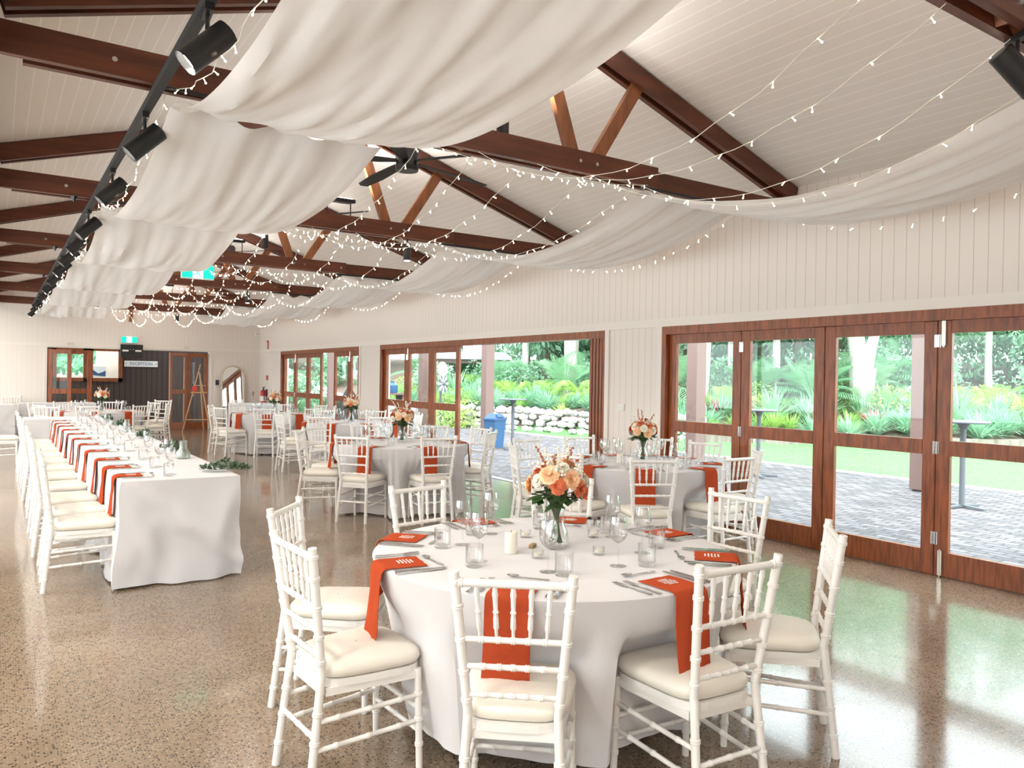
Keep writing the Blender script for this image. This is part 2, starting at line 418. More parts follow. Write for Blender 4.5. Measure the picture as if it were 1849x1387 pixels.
# ------------------------------------------------------------------ folding door leaves
DN = [0]
def leaf(w, h, loc, rz, mat='door', split=1.02, hinge=0, st=.105):
    DN[0] += 1
    r = bpy.data.objects.new('door_%d' % DN[0], None); C.objects.link(r); r.location = loc; r.rotation_euler = (0, 0, rz); struct(r)
    t = .045
    sts = [MB().box(x, 0, h/2, st, t, h, bev=.004).build('stile', mat, r) for x in (st/2, w-st/2)]
    for z, hh in ((h-.05, .1), (split, .12), (.1, .19)): MB().box(w/2, 0, z, w-2*st, t, hh).build('rail', mat, r)
    z0, z1 = .195, split-.06
    MB().box(w/2, 0, (z0+z1)/2, w-2*st, .008, z1-z0).build('lower_glass', 'pane', r)
    z0, z1 = split+.06, h-.1
    MB().box(w/2, 0, (z0+z1)/2, w-2*st, .008, z1-z0).build('upper_glass', 'pane', r)
    if hinge:
        for z in (.3, split, h-.16):
            m = MB()
            for s_ in (-1, 1): m.tube([(s_*.011, -.03, z-.05), (s_*.011, -.03, z+.05)], .008, 8)
            m.box(0, -.025, z, .05, .006, .1); m.build('hinge', 'steel', sts[0])
    if hinge == 2:
        for z in (.11, h-.1):
            m = MB(); m.box(.05, -.03, z, .034, .016, .2, bev=.003); m.tube([(.05, -.036, z-.11), (.05, -.036, z+.11)], .007, 8)
            m.build('drop_bolt', 'brass', sts[0])
    return r
HL = 2.03
yb = [6.165, 5.167, 4.225, 3.219, 2.24, 1.26, .34, -.54]
for i in range(7):   # leaves run from far to near along the wall; local +x = toward camera (-Y), inside face = local +y? -> rotate -90
    leaf(yb[i]-yb[i+1]-.006, HL, (W+.06, yb[i]-.003, 0), -PI/2, hinge=(0, 1, 0, 2, 0, 1, 0)[i])
for o in C.objects:
    pass
def right_leaf(y0, y1, hinge): return leaf(y0-y1-.006, HL, (W+.06, y0-.003, 0), -PI/2, hinge=hinge)
for y0, y1, hg in ((13.76, 12.76, 0), (12.76, 11.81, 2), (11.81, 10.86, 0)): right_leaf(y0, y1, hg)
for y0, y1, hg in ((20.03, 19.09, 0), (19.09, 18.14, 2), (18.14, 17.19, 0), (16.42, 15.52, 0), (15.52, 14.92, 2)): right_leaf(y0, y1, hg)
# folded stack of leaves at the near end of the open bay
for k in range(4): leaf(.95, HL, (W-.03, 7.26+.062*k, 0), 0, hinge=0)
# back wall folding leaves
leaf(.96, 2.05, (DX0+.02, YB+.05, 0), 0); leaf(.5, 2.05, (DX0+.02, YB-.12, 0), math.radians(-12), st=.09)
leaf(.56, 2.05, (4.83, YB+.05, 0), PI, st=.1)
leaf(.62, 2.05, (4.27, YB+.03, 0), math.radians(218), mat='door_pale', st=.09)
# space beyond the back doorway
struct(MB().box(2.9, YB+1.5, -.05, 9, 3.0, .1).build('floor_annex', 'floor'))
o = MB(); o.box(2.9, YB+2.5, 1.5, 8, .1, 3.0)
o = MB(); o.box(0, YB+2.5, 1.5, 2.6, .1, 3.0); o.box(5.15, YB+2.5, 1.5, 4.3, .1, 3.0)
o.box(2.15, YB+2.5, .62, 1.7, .1, 1.24); o.box(2.15, YB+2.5, 2.6, 1.7, .1, .8); o.box(2.15, YB+2.5, 1.75, .06, .1, 1.0)
o.build('wall_annex', 'darkwall'); struct(C.objects['wall_annex'])
for i, xc in enumerate((1.71, 2.59)):
    w = thing('window_%d' % (7+i), 'timber framed window in the dark board wall', 'window', (xc, YB+2.44, 1.24)); struct(w)
    mb = MB()
    for x in (-.37, .37): mb.box(x, 0, .48, .1, .1, .96)
    for z in (.05, .91): mb.box(0, 0, z, .84, .1, .1)
    mb.build('window_frame', 'door', w); MB().box(0, 0, .48, .66, .01, .78).build('glass_pane', 'pane', w)
o = MB(); o.box(.1, YB+4.6, 1.5, 2.6, .1, 3.0); o.box(4.9, YB+4.6, 1.5, 4.7, .1, 3.0); o.box(1.95, YB+4.6, .7, 1.3, .1, 1.4); o.box(1.95, YB+4.6, 2.65, 1.3, .1, .7)
struct(o.build('wall_lobby', 'trim'))
struct(MB().box(2.9, YB+3.5, -.05, 8, 2.2, .1).build('floor_lobby', 'floor'))
struct(MB().box(2.9, YB+2.4, 3.05, 8, 4.6, .1).build('ceiling_annex', 'trim'))
# picture seen through that window
pt = thing('framed_photo', 'white bordered landscape photograph seen through the back wall window', 'picture', (2.62, YB+4.4, 1.25))
MB().box(0, 0, .25, .45, .02, .5).build('mount', 'white', pt)
mb = MB(); mb.box(0, -.012, .27, .36, .005, .3); mb.build('print', 'sky_roof', pt)
mb = MB(); mb.slab([(-.17, -.1), (.17, -.14), (.17, .03), (.08, -.02), (-.03, -.06), (-.1, .0), (-.17, .05)], -.003, .003)
h_ = mb.build('hill_shape', 'dblue', pt); h_.rotation_euler = (PI/2, 0, 0); h_.location = (0, -.02, .27)
# reception sign
def text_part(txt, size, mat, parent, loc, rot, name='lettering', ext=.002):
    cu = bpy.data.curves.new(name, 'FONT'); cu.body = txt; cu.size = size; cu.extrude = ext; cu.align_x = 'CENTER'; cu.align_y = 'CENTER'
    o = bpy.data.objects.new(name, cu); C.objects.link(o); dg = bpy.context.evaluated_depsgraph_get()
    me = bpy.data.meshes.new_from_object(o.evaluated_get(dg)); bpy.data.objects.remove(o)
    me.materials.append(M[mat]); o = bpy.data.objects.new(name, me); C.objects.link(o)
    o.parent = parent; o.location = loc; o.rotation_euler = rot; KIDS.setdefault(parent.name, []).append(o)
    return o
sg = thing('name_sign', 'long pale blue lettered sign with round end bosses on dark boards', 'sign', (3.50, YB+2.42, 1.66))
MB().box(0, 0, .1, .88, .03, .17, bev=.004).build('board', 'white', sg)
text_part('RECEPTION', .115, 'blue', sg, (0, -.019, .1), (PI/2, 0, 0))
for x in (-.40, .40):
    b_ = MB(); b_.lathe([(0, .012), (.022, .01), (.03, 0)], 12); q = b_.build('boss', 'brass', sg, True); q.location = (x, -.016, .1); q.rotation_euler = (PI/2, 0, 0)
nb = thing('notice_box', 'black box with white strip labels above back doorway', 'box', (2.92, YB-.05, 1.9))
MB().box(0, 0, .165, .52, .1, .33, bev=.004).build('case', 'black', nb)
for x, w_ in ((-.15, .14), (.15, .14)): MB().box(x, -.053, .17, w_, .004, .045).build('label_strip', 'white', nb)
for x in (-.035, .035): MB().box(x, -.053, .2, .015, .004, .015).build('indicator', 'white', nb)

def exit_sign(name, label, loc, w, h, rods):
    e = thing(name, label, 'exit sign', loc)
    MB().box(0, 0, h/2, w, .05, h, bev=.004).build('housing', 'white', e)
    for s_ in (-1, 1): MB().box(s_*w*.325, -.027, h/2, w*.32, .004, h*.86).build('green_panel', 'green_sign', e)
    MB().box(0, -.027, h/2, w*.31, .004, h*.9).build('white_panel', 'white_sign', e)
    m = MB(); f = lambda x, z: (x*h, -.032, h/2+z*h)
    m.blob(f(.07, .3), h*.07, 1)
    for p in ([(.05, .2), (-.03, -.02)], [(.05, .18), (.17, .08), (.24, .14)], [(.04, .18), (-.1, .16), (-.16, .04)], [(-.03, -.02), (.1, -.14), (.12, -.34)], [(-.03, -.02), (-.1, -.2), (-.26, -.22)]):
        m.tube([f(*q) for q in p], h*.035, 5)
    m.build('running_figure', 'green_sign', e)
    if rods:
        for x in (-w*.3, w*.3): MB().tube([(x, 0, h), (x, 0, rods)], .006, 6).build('hanger', 'black', e)
    return e
exit_sign('exit_sign', 'green running figure exit sign hanging below the roof truss', (2.26, 11.06, 2.79), .42, .2, .3)
exit_sign('exit_sign', 'green running figure exit sign on wall above back doorway', (2.86, YB-.035, 2.27), .38, .17, 0)
tag(MB().box(2.893, YB-.03, 3.08, .085, .06, .52).build('timber_batten', 'timber_o'), 'short upright timber batten high on the back wall', 'batten')

# ------------------------------------------------------------------ trusses
def make_truss():
    r = thing('roof_truss', '', 'roof truss', (0, 0, 0))
    h = CH_T-CH_B; zm = (CH_B+CH_T)/2
    MB().box(2.2, -.05, zm, 4.4, .045, h).build('bottom_chord', 'timber', r)
    MB().box(3.15, .05, zm, 6.1, .045, h).build('bottom_chord', 'timber', r)
    for s_ in (-.05, .05):
        for side in (0, 1):
            x0, x1 = (-.02, RX) if side == 0 else (W-.0, RX)
            d = .075
            MB().beam((x0, s_, ZE-.09), (x1, s_, ZR-.09), .045, .15, up=(0, 1, 0)).build('rafter', 'timber', r) if False else None
            m = MB(); n_ = Vector((-(ZR-ZE), 0, (x1-x0))); n_.normalize()
            if n_.z < 0: n_ = -n_
            a = Vector((x0, s_, (ZL if side == 0 else ZE)-.012)); b = Vector((x1, s_, ZR-.012)); dn = n_*-.14
            Q = [a, b, b+dn, a+dn]; V0 = [m.bm.verts.new(q-Vector((0, .0225, 0))) for q in Q]; V1 = [m.bm.verts.new(q+Vector((0, .0225, 0))) for q in Q]
            m.bm.faces.new(V0); m.bm.faces.new(V1[::-1])
            for k in range(4): m.bm.faces.new((V0[k], V0[(k+1) % 4], V1[(k+1) % 4], V1[k]))
            m.build('rafter', 'timber', r)
    for xb, xt in ((3.62, 3.2), (3.72, 4.25), (2.58, 3.0), (2.48, 1.95)):
        zt = zc(xt)-.08
        m = MB(); a = Vector((xb, 0, CH_B+.02)); b = Vector((xt, 0, zt)); m.beam(a, b, .105, .05, up=(0, 1, 0)); m.build('web', 'timber_o', r)
    for xb in (3.6, 3.76, 2.44, 2.6, 4.32, .5):
        m = MB(); m.tube([(xb, -.08, zm), (xb, -.072, zm)], .014, 8); m.build('bolt', 'steel', r)
    return r
tn = ['nearest, mostly above the frame', 'second from the camera', 'third from the camera', 'fourth from the camera', 'fifth from the camera', 'sixth from the camera', 'furthest, beside back wall']
tr = make_truss()
for y, l in zip(T, tn): place(tr, (0, y, 0), 0, 'reddish brown double timber roof truss, '+l, 'roof trusses')

# ------------------------------------------------------------------ track and spotlights
t1 = thing('light_track', 'long black lighting track running along the left of the hall', 'light track', (.7, 0, 3.0))
MB().box(0, (1.0+20.9)/2, .02, .045, 19.9, .04).build('rail', 'blackm', t1)
m = MB()
for y in T[1:]: m.box(0, y-.05, .055, .03, .02, .03)
m.build('bracket', 'black', t1)
def make_spot():
    r = thing('spotlight', '', 'spotlight', (0, 0, 0))
    MB().box(0, 0, -.015, .035, .12, .03).build('adapter', 'black', r)
    MB().tube([(0, 0, -.03), (0, 0, -.11)], .009, 8).build('stem', 'black', r)
    d = Vector((-.62, .0, -.62)).normalized()
    c = Vector((0, 0, -.16)); a = c-d*.115; b = c+d*.115
    m = MB(); m.tube([a, a+d*.004, b], [.045, .053, .053], 16, cap=False)
    m.tube([a, a+d*.01], .045, 16); q = m.build('barrel', 'black', r, True)
    MB().tube([b-d*.03, b-d*.028], .048, 16).build('lens', 'lamp', q)
    return r
sp = make_spot()
SPY = [3.3, 4.87, 6.35, 8.1, 9.2, 10.35, 11.5, 12.85, 14.2, 15.8, 17.4, 19.0, 20.6]
ordn = ['nearest', 'second', 'third', 'fourth', 'fifth', 'sixth', 'seventh', 'eighth', 'ninth', 'tenth', 'eleventh', 'twelfth', 'furthest']
for y, l in zip(SPY, ordn): place(sp, (.7, y, 3.0), R.uniform(-.1, .1), 'black cylinder spotlight, %s from the camera on the long track' % l, 'spotlights on the left track')
place(sp, (3.72, 1.6, CH_B), 2.6, 'black spotlight under the nearest truss at the top right corner')
# pendant cylinders + floods + uplights on the chords
def make_cyl():
    r = thing('downlight', '', 'downlight')
    MB().tube([(0, 0, 0), (0, 0, -.05)], .01, 8).build('stem', 'black', r)
    MB().tube([(0, 0, -.05), (0, 0, -.24)], .042, 16).build('barrel', 'black', r, True)
    MB().tube([(0, 0, -.241), (0, 0, -.243)], .035, 16).build('lens', 'lamp', r); return r
cy = make_cyl()
for x, y, l in ((3.84, T[2], 'third truss'), (3.84, T[4], 'fifth truss'), (3.84, T[6], 'furthest truss'), (1.7, T[5], 'sixth truss')):
    place(cy, (x, y, CH_B), 0, 'small black cylinder downlight hanging under the '+l)
def make_flood():
    r = thing('floodlight', '', 'floodlight')
    m = MB(); 
    for x in (-.13, .13): m.tube([(x, 0, 0), (x, 0, .15)], .006, 6)
    m.build('stand', 'black', r)
    MB().box(0, 0, .165, .3, .2, .04, rot=Matrix.Rotation(.12, 4, 'X'), bev=.006).build('housing', 'black', r)
    MB().box(0, .0, .188, .24, .15, .006, rot=Matrix.Rotation(.12, 4, 'X')).build('lens', 'lamp', r); return r
fl = make_flood()
for x, k, l in ((3.03, 2, 'third truss'), (2.75, 3, 'fourth truss'), (3.0, 5, 'sixth truss'), (3.0, 4, 'fifth truss')):
    place(fl, (x, T[k], CH_T), 0, 'flat black floodlight on two legs standing on the '+l)
def make_up():
    r = thing('uplight', '', 'uplight')
    MB().tube([(0, 0, 0), (0, 0, .1)], .006, 6).build('stem', 'black', r)
    MB().tube([(0, 0, .1), (0, 0, .3)], .045, 16).build('barrel', 'black', r, True)
    MB().tube([(0, 0, .301), (0, 0, .303)], .036, 16).build('lens', 'lamp', r); return r
up = make_up()
for x, k, l in ((3.2, 3, 'fourth truss'), (2.955, 1, 'second truss, tip just showing')):
    place(up, (x, T[k]-.0, CH_T-(0 if k == 3 else .12)), 0, 'black upright cylinder uplight on the '+l)
bx = thing('loudspeaker', 'black wedge loudspeaker standing on the fourth truss', 'loudspeaker', (2.68-.0, T[3]-.06, CH_T))
mb = MB(); mb.slab([(-.1, -.08), (.1, -.08), (.1, .08), (-.02, .08)], 0, .3); mb.build('cabinet', 'black', bx)
C.objects[bx.name].location.x = 2.42
# little dark hooks under the left chord ends
hk = thing('rigging_clip', '', 'clip'); MB().lathe([(0, -.06), (.03, 0), (0, .001)], 4).build('cone', 'black', hk)
for y, x, l in ((T[2], .56, 'third truss'), (T[3], .60, 'fourth truss'), (T[4], .62, 'fifth truss')):
    place(hk, (x, y-.06, CH_B), 0, 'tiny black clip under the left end of the '+l)
# ceiling fans
def make_fan():
    r = thing('ceiling_fan', '', 'ceiling fan')
    MB().tube([(0, 0, .84), (0, 0, .1)], .016, 8).build('rod', 'black', r)
    MB().tube([(0, 0, .8), (0, 0, .88)], [.03, .07], 12).build('canopy', 'black', r)
    MB().lathe([(0, .1), (.09, .1), (.11, .07), (.1, -.03), (.11, -.05), (.1, -.09), (0, -.1)], 20).build('motor', 'black', r, True)
    for k in range(5):
        a = 2*PI*k/5+.35; q = Matrix.Rotation(a, 4, 'Z') @ Matrix.Rotation(.16, 4, 'X')
        m = MB(); P = [(.1, -.03), (.25, -.06), (.7, -.075), (1.05, -.06), (1.1, 0), (1.05, .04), (.7, .06), (.25, .04), (.1, .03)]
        m.slab(P, -.004, .004); m.bm.transform(q); m.build('blade', 'blackm', r)
    return r
fan = make_fan()
for y, l in ((6.4, 'nearest'), (9.55, 'second'), (12.9, 'third'), (16.2, 'furthest')):
    place(fan, (RX, y, ZR-.87), R.uniform(-.3, .3), 'black five-blade ceiling fan, %s from the camera' % l, 'ceiling fans')

# ------------------------------------------------------------------ drapes
def drape(x0, x1, y0, y1, sag, z, seed, ends=(0, 0)):
    m = MB(); nu, nv = 44, 40; P = []
    for j in range(nv+1):
        t = j/nv; y = y0+(y1-y0)*t; row = []
        env = (4*t*(1-t))**.6
        for i in range(nu+1):
            u = i/nu; x = x0+(x1-x0)*u
            zz = z-sag*4*t*(1-t)
            s1 = noise.noise(Vector((u*5+t*1.6+seed, t*1.1, seed)))*.04
            s2 = noise.noise(Vector((u*14-t*2.4, t*1.5+seed, 3)))*.024
            s3 = noise.noise(Vector((u*30+t*3, t*2+seed, 9)))*.01
            ed = 0
            belly = -.07*math.sin(PI*u)*(1-env*.3)
            gather = .028*math.sin(u*21+seed)*(1-env)**2
            row.append((x, y, zz+(s1+s2+s3)*(.35+.65*env)+ed+belly*(.4 if ends else 1)+gather))
        P.append(row)
    m.grid(P); return m
for k in range(6):
    l = ordn[k] if k < 5 else 'furthest'
    o = drape(.78, 2.04, T[k]+.0, T[k+1]-.0, .27, 3.0, k*3.7).build('fabric_drape', 'drape', None, True)
    tag(o, 'white fabric swag on the left side of the roof, %s bay from the camera' % l, 'drape', 'left fabric swags')
    o = drape(4.28, 5.45, T[k], T[k+1], .30, 3.03, k*5.1+20).build('fabric_drape', 'drape', None, True)
    tag(o, 'white fabric swag above the glass doors side, %s bay from the camera' % l, 'drape', 'right fabric swags')
for k, y in enumerate(T):
    if k in (0,): continue
    o = MB().tube([(4.2, y-.08, 3.045), (5.85 if k == 2 else 5.4, y-.08, 3.035)], .013, 8).build('drape_rod', 'black'); tag(o, 'thin black drape rod on right under the truss, %s from camera' % ordn[k-1], 'rod', 'right drape rods')
    o = MB().tube([(.74, y-.08, 3.05), (2.02, y-.08, 3.05)], .011, 8).build('drape_rod', 'black'); tag(o, 'thin black drape rod on left under the truss, %s from camera' % ordn[k-1], 'rod', 'left drape rods')

# ------------------------------------------------------------------ fairy lights
bm_ = MB(); bm_.tube([(0, 0, 0), (0, 0, -.022)], .0016, 4); bm_.blob((0, 0, -.025), .0046, 1)
bulb0 = bm_.build('bulb', 'bulb'); BULB = bulb0.data; bpy.data.objects.remove(bulb0)
def fairy(p0, p1, sag, label, sp_=.115, side=0):
    p0 = Vector(p0); p1 = Vector(p1); L = (p1-p0).length; nseg = 24
    r = thing('fairy_light_string', label, 'fairy lights', tuple(p0), 0, 'fairy light strings')
    f = lambda t: Vector(((p1-p0).x*t+side*math.sin(PI*t)+.012*math.sin(t*40), (p1-p0).y*t, (p1-p0).z*t-sag*4*t*(1-t)))
    m = MB(); m.tube([f(i/nseg) for i in range(nseg+1)], .0022, 4); m.build('wire', 'wire', r)
    nb_ = int(L/sp_)
    for i in range(nb_):
        t = (i+.5+R.uniform(-.3, .3))/nb_; q = f(t)
        b = bpy.data.objects.new('bulb', BULB); C.objects.link(b); b.parent = r; b.location = q
        b.rotation_euler = (R.uniform(-.9, .9), R.uniform(-.9, .9), 0)
posn = ['left edge of left drape', 'right edge of left drape', 'centre left of the roof', 'centre of the roof', 'centre right of the roof', 'left edge of right drape', 'right edge of right drape']
for k in range(6):
    l = ordn[k] if k < 5 else 'furthest'
    for (x, sg_, sd), pn in zip(((.76, .27, -.02), (2.3, .36, .06), (2.72, .42, .05), (3.15, .34, .0), (3.7, .40, .04), (4.22, .34, 0), (5.52, .36, .03)), posn):
        if k == 0 and x == 2.3: continue
        fairy((x, T[k]+.02, 3.05), (x+R.uniform(-.05, .05), T[k+1]-.09, 3.05), sg_*R.uniform(.9, 1.1), 'warm fairy lights along the %s, %s bay' % (pn, l), .22 if k == 0 else .15, side=sd)
for k in (1, 2, 3, 4, 5, 6):
    fairy((2.15, T[k]-.1, 3.06), (4.25, T[k]-.1, 3.06), .09, 'warm fairy lights strung across below the truss, %s from camera' % (ordn[k-1]), .08)

# ------------------------------------------------------------------ chairs
def make_chair():
    r = thing('chiavari_chair', '', 'chair')
    def yb(z): return -.195-.06*((z-.44)/.47)
    for s_ in (-1, 1):
        m = MB(); m.bamboo((s_*.176, -.245, 0), (s_*.155, -.195, .44), .0165, [.2, .45, .68])
        m.bamboo((s_*.155, -.195, .44), (s_*.200, -.255, .91), .0165, [.1, .3, .53, .76, .93]); m.build('back_post', 'white', r, True)
        m = MB(); m.bamboo((s_*.195, .195, 0), (s_*.188, .185, .392), .0145, [.25, .5, .75]); m.build('front_leg', 'white', r, True)
    for z, rr, nm in ((.875, .0135, 'top_rail'), (.69, .010, 'rail'), (.60, .0095, 'rail'), (.505, .0095, 'rail')):
        w_ = .155+.045*(z-.44)/.47
        m = MB(); m.bamboo((-w_, yb(z), z), (w_, yb(z), z), rr, [.2, .36, .5, .64, .8] if nm == 'rail' else [.05, .95]); m.build(nm, 'white', r, True)
    for k in range(5):
        x = -.125+.0625*k; m = MB(); a = Vector((x*.90, yb(.69), .69)); b = Vector((x, yb(.875), .875))
        m.tube([a, a.lerp(b, .18), a.lerp(b, .22), a.lerp(b, .4), a.lerp(b, .46), a.lerp(b, .5), a.lerp(b, .54), a.lerp(b, .75), a.lerp(b, .8), b], [.005, .006, .010, .009, .0075, .011, .0075, .009, .011, .006], 8)
        m.build('spindle', 'white', r, True)
    def ol(wf, wr, yf, yr, n=28, e=4.5):
        out = []
        for k in range(n):
            a = 2*PI*k/n; c, s = math.cos(a), math.sin(a)
            x = abs(c)**(2/e)*(1 if c > 0 else -1); y = abs(s)**(2/e)*(1 if s > 0 else -1)
            yy = (yf+yr)/2+y*(yf-yr)/2; t = (y+1)/2; out.append((x*(wr+(wf-wr)*t), yy))
        return out
    m = MB(); m.slab(ol(.212, .168, .215, -.2), .385, .412)
    for s_ in (-1, 1): m.beam((s_*.158, -.18, .372), (s_*.19, .18, .372), .014, .028)
    m.box(0, .19, .372, .34, .014, .028); m.box(0, -.185, .372, .29, .014, .028)
    m.build('seat_frame', 'white', r)
    m = MB(); P = []
    for z, q in ((.414, .93), (.42, .98), (.436, 1.015), (.453, 1.0), (.466, .94), (.475, .82), (.480, .55), (.482, .02)):
        P.append([(x*q, .008+(y-.008)*q, z) for x, y in ol(.215, .176, .22, -.19)])
    m.grid(P, True); m.build('seat_cushion', 'cushion', r, True)
    for s_ in (-1, 1):
        for z in (.17, .27):
            m = MB(); m.bamboo((s_*(.176-.047*z), -.245+.11*z, z), (s_*.192, .19, z+.02), .0095, [.2, .5, .8]); m.build('stretcher', 'white', r, True)
    for y, z, hw_ in ((.192, .235, .19), (.19, .15, .19), (-.222, .215, .165)):
        m = MB(); m.bamboo((-hw_, y, z), (hw_, y, z), .0095, [.2, .5, .8]); m.build('stretcher', 'white', r, True)
    for o in KIDS[r.name]:
        for v in o.data.vertices: v.co.x *= .94
    return r
chair0 = make_chair()
USED_CH = []
def put_chair(x, y, ang, label, group):
    # ang = direction the sitter faces (world angle); local +y is forward
    place(chair0, (x, y, 0), ang-PI/2, label, group)

# ------------------------------------------------------------------ tableware prototypes
def p_napkin():
    r = thing('napkin', '', 'napkin'); m = MB()
    path = [(.175, .004), (.12, .005), (.06, .004), (.015, .005), (-.003, .002), (-.013, -.01), (-.017, -.04), (-.02, -.11), (-.026, -.17), (-.03, -.23), (-.037, -.282)]
    w_ = .083; n_ = 8; P = []
    for off in (0, .0028):
        rows = []
        for k, (y, z) in enumerate(path):
            row = []
            for i in range(n_+1):
                u = -1+2*i/n_; wv = .004*math.sin(u*5+k*.9)*(1 if k > 5 else .3); fl_ = 1+.03*max(0, k-5)/5
                yy = y+(wv-off if k > 4 else 0)+(R.uniform(-.003, .003) if k in (0, 10) else 0); zz = z+(off if k <= 4 else 0)+(R.uniform(-.003, .003) if k == 10 else 0)
                row.append((u*w_*fl_, yy, zz))
            rows.append(row)
        P.append(rows)
    A = m.grid(P[0]); B = m.grid(P[1])
    def edge(a, b):
        for k in range(len(a)-1): m.bm.faces.new((a[k], a[k+1], b[k+1], b[k]))
    edge(A[0], B[0]); edge(A[-1], B[-1]); edge([q[0] for q in A], [q[0] for q in B]); edge([q[-1] for q in A], [q[-1] for q in B])
    m.build('cloth', 'rust', r, True)
    m = MB(); z = .0095
    for j in range(5):
        y0 = .075+.014*j; L = .034*math.sqrt(max(.1, 1-((j-2)/2.8)**2))
        m.tube([(-L+2*L*t/14, y0+.004*math.sin(t*2.3+j*2), z+.0004) for t in range(15)], .0011, 4)
    m.build('embroidery', 'thread', r)
    return r
def p_fork():
    m = MB()
    m.slab([(-.008, 0), (.008, 0), (.0065, .03), (.003, .11), (.006, .125), (.0115, .14), (.0115, .15), (-.0115, .15), (-.0115, .14), (-.006, .125), (-.003, .11), (-.0065, .03)], .003, .0055)
    for k in range(4): m.box(-.0093+.0062*k, .171, .0055, .003, .044, .002)
    return m
def p_knife():
    m = MB(); m.slab([(-.0075, 0), (.0075, 0), (.006, .05), (.0055, .1), (-.0055, .1), (-.006, .05)], .003, .008)
    m.slab([(-.0065, .1), (.0065, .1), (.0095, .14), (.009, .19), (.003, .215), (-.006, .205), (-.0065, .15)], .004, .0062); return m
def p_spoon():
    m = MB(); m.slab([(-.0065, 0), (.0065, 0), (.0055, .03), (.0028, .1), (.0035, .125), (-.0035, .125), (-.0028, .1), (-.0055, .03)], .003, .0055)
    m.lathe([(0, .0015), (.4, .0025), (.8, .006), (1, .0095), (.85, .008), (.4, .0045), (0, .0035)], 16, (0, .145, .001), sx=.017, sy=.025); return m
def p_wine():
    r = thing('wine_glass', '', 'wine glass')
    MB().lathe([(0, .0), (.034, .0), (.035, .0015), (.02, .004), (.006, .007), (.0035, .012), (.0032, .05), (.0036, .088), (.006, .094), (.0, .0965)], 24).build('stem', 'glassware', r, True)
    MB().lathe([(.0, .0965), (.012, .098), (.026, .11), (.036, .13), (.0385, .15), (.036, .18), (.031, .205), (.0295, .2055), (.0345, .18), (.0368, .15), (.0345, .131), (.025, .112), (.011, .1), (0, .0985)], 24).build('bowl', 'glassware', r, True)
    return r
def p_tumbler():
    m = MB(); m.lathe([(0, 0), (.033, 0), (.036, .004), (.037, .09), (.0355, .0905), (.0343, .02), (.03, .014), (0, .013)], 24); return m
nap0 = p_napkin(); fork0 = p_fork().build('fork', 'steel', None, True); knife0 = p_knife().build('knife', 'steel', None, True); spoon0 = p_spoon().build('dessert_spoon', 'steel', None, True)
tag(fork0, '', 'fork'); tag(knife0, '', 'knife'); tag(spoon0, '', 'spoon')
wine0 = p_wine(); tumb0 = tag(p_tumbler().build('tumbler', 'glassware', None, True), '', 'tumbler')

def setting(cx, cy, ang, z, where, full, tdepth=.8, flat=False):
    """cx,cy = point at the cloth edge in front of the sitter, ang = direction the sitter faces"""
    fx, fy = math.cos(ang), math.sin(ang); rx, ry = fy, -fx
    P = lambda x, y: (cx+rx*x+fx*y, cy+ry*x+fy*y, z)
    rz = ang-PI/2; j = lambda s: R.uniform(-s, s)
    place(nap0, P(j(.01), 0), rz+j(.05), 'rust napkin hanging at the '+where, 'rust napkins')
    place(wine0, P(.05+j(.03), .39+j(.02)), 0, 'clear wine glass at the '+where, 'wine glasses')
    place(tumb0, P(.14+j(.02), .34+j(.02)), 0, 'clear water tumbler at the '+where, 'tumblers')
    place(fork0, P(-.125, .025+j(.01)), rz+j(.06), 'steel inner fork at the '+where, 'forks')
    place(knife0, P(.125, .02+j(.01)), rz+j(.06), 'steel inner knife at the '+where, 'knives')
    if full:
        place(fork0, P(-.16, .02+j(.01)), rz+j(.06), 'steel outer fork at the '+where, 'forks')
        place(knife0, P(.155, .02+j(.01)), rz+j(.06), 'steel outer knife at the '+where, 'knives')
        place(spoon0, P(.09, .245+j(.015)), rz+PI/2+j(.15), 'steel dessert spoon at the '+where, 'dessert spoons')

# bouquets
def vase0():
    return tag(MB().lathe([(0, 0), (.038, 0), (.052, .012), (.058, .045), (.05, .085), (.036, .12), (.034, .16), (.042, .19), (.0405, .191), (.032, .16), (.034, .12), (.048, .085), (.055, .045), (.049, .014), (0, .008)], 28).build('glass_vase', 'glassware', None, True), '', 'vase')
def flower(m, c, r, n, layers, up):
    up = Vector(up).normalized(); x = up.orthogonal().normalized(); y = up.cross(x)
    for L in range(layers):
        rr = r*(1-.5*L/layers)*R.uniform(.94, 1.06); tilt = .1+1.35*L/layers
        for k in range(n):
            a = 2*PI*(k+.37*L)/n+R.uniform(-.25, .25); d = x*math.cos(a)+y*math.sin(a); t = d.cross(up)
            tip = Vector(c)+d*rr*math.cos(tilt*.9)+up*rr*math.sin(tilt*.9); mid = Vector(c)+(tip-Vector(c))*.6+up*r*.08; w = r*.32
            z_ = up*R.uniform(-.12, .12)*r; e_ = Vector(c)+(tip-Vector(c))*.88+z_; m.quad(Vector(c), mid+t*w*.75, e_+t*w*.8, tip+z_*.3, e_-t*w*.8, mid-t*w*.75)
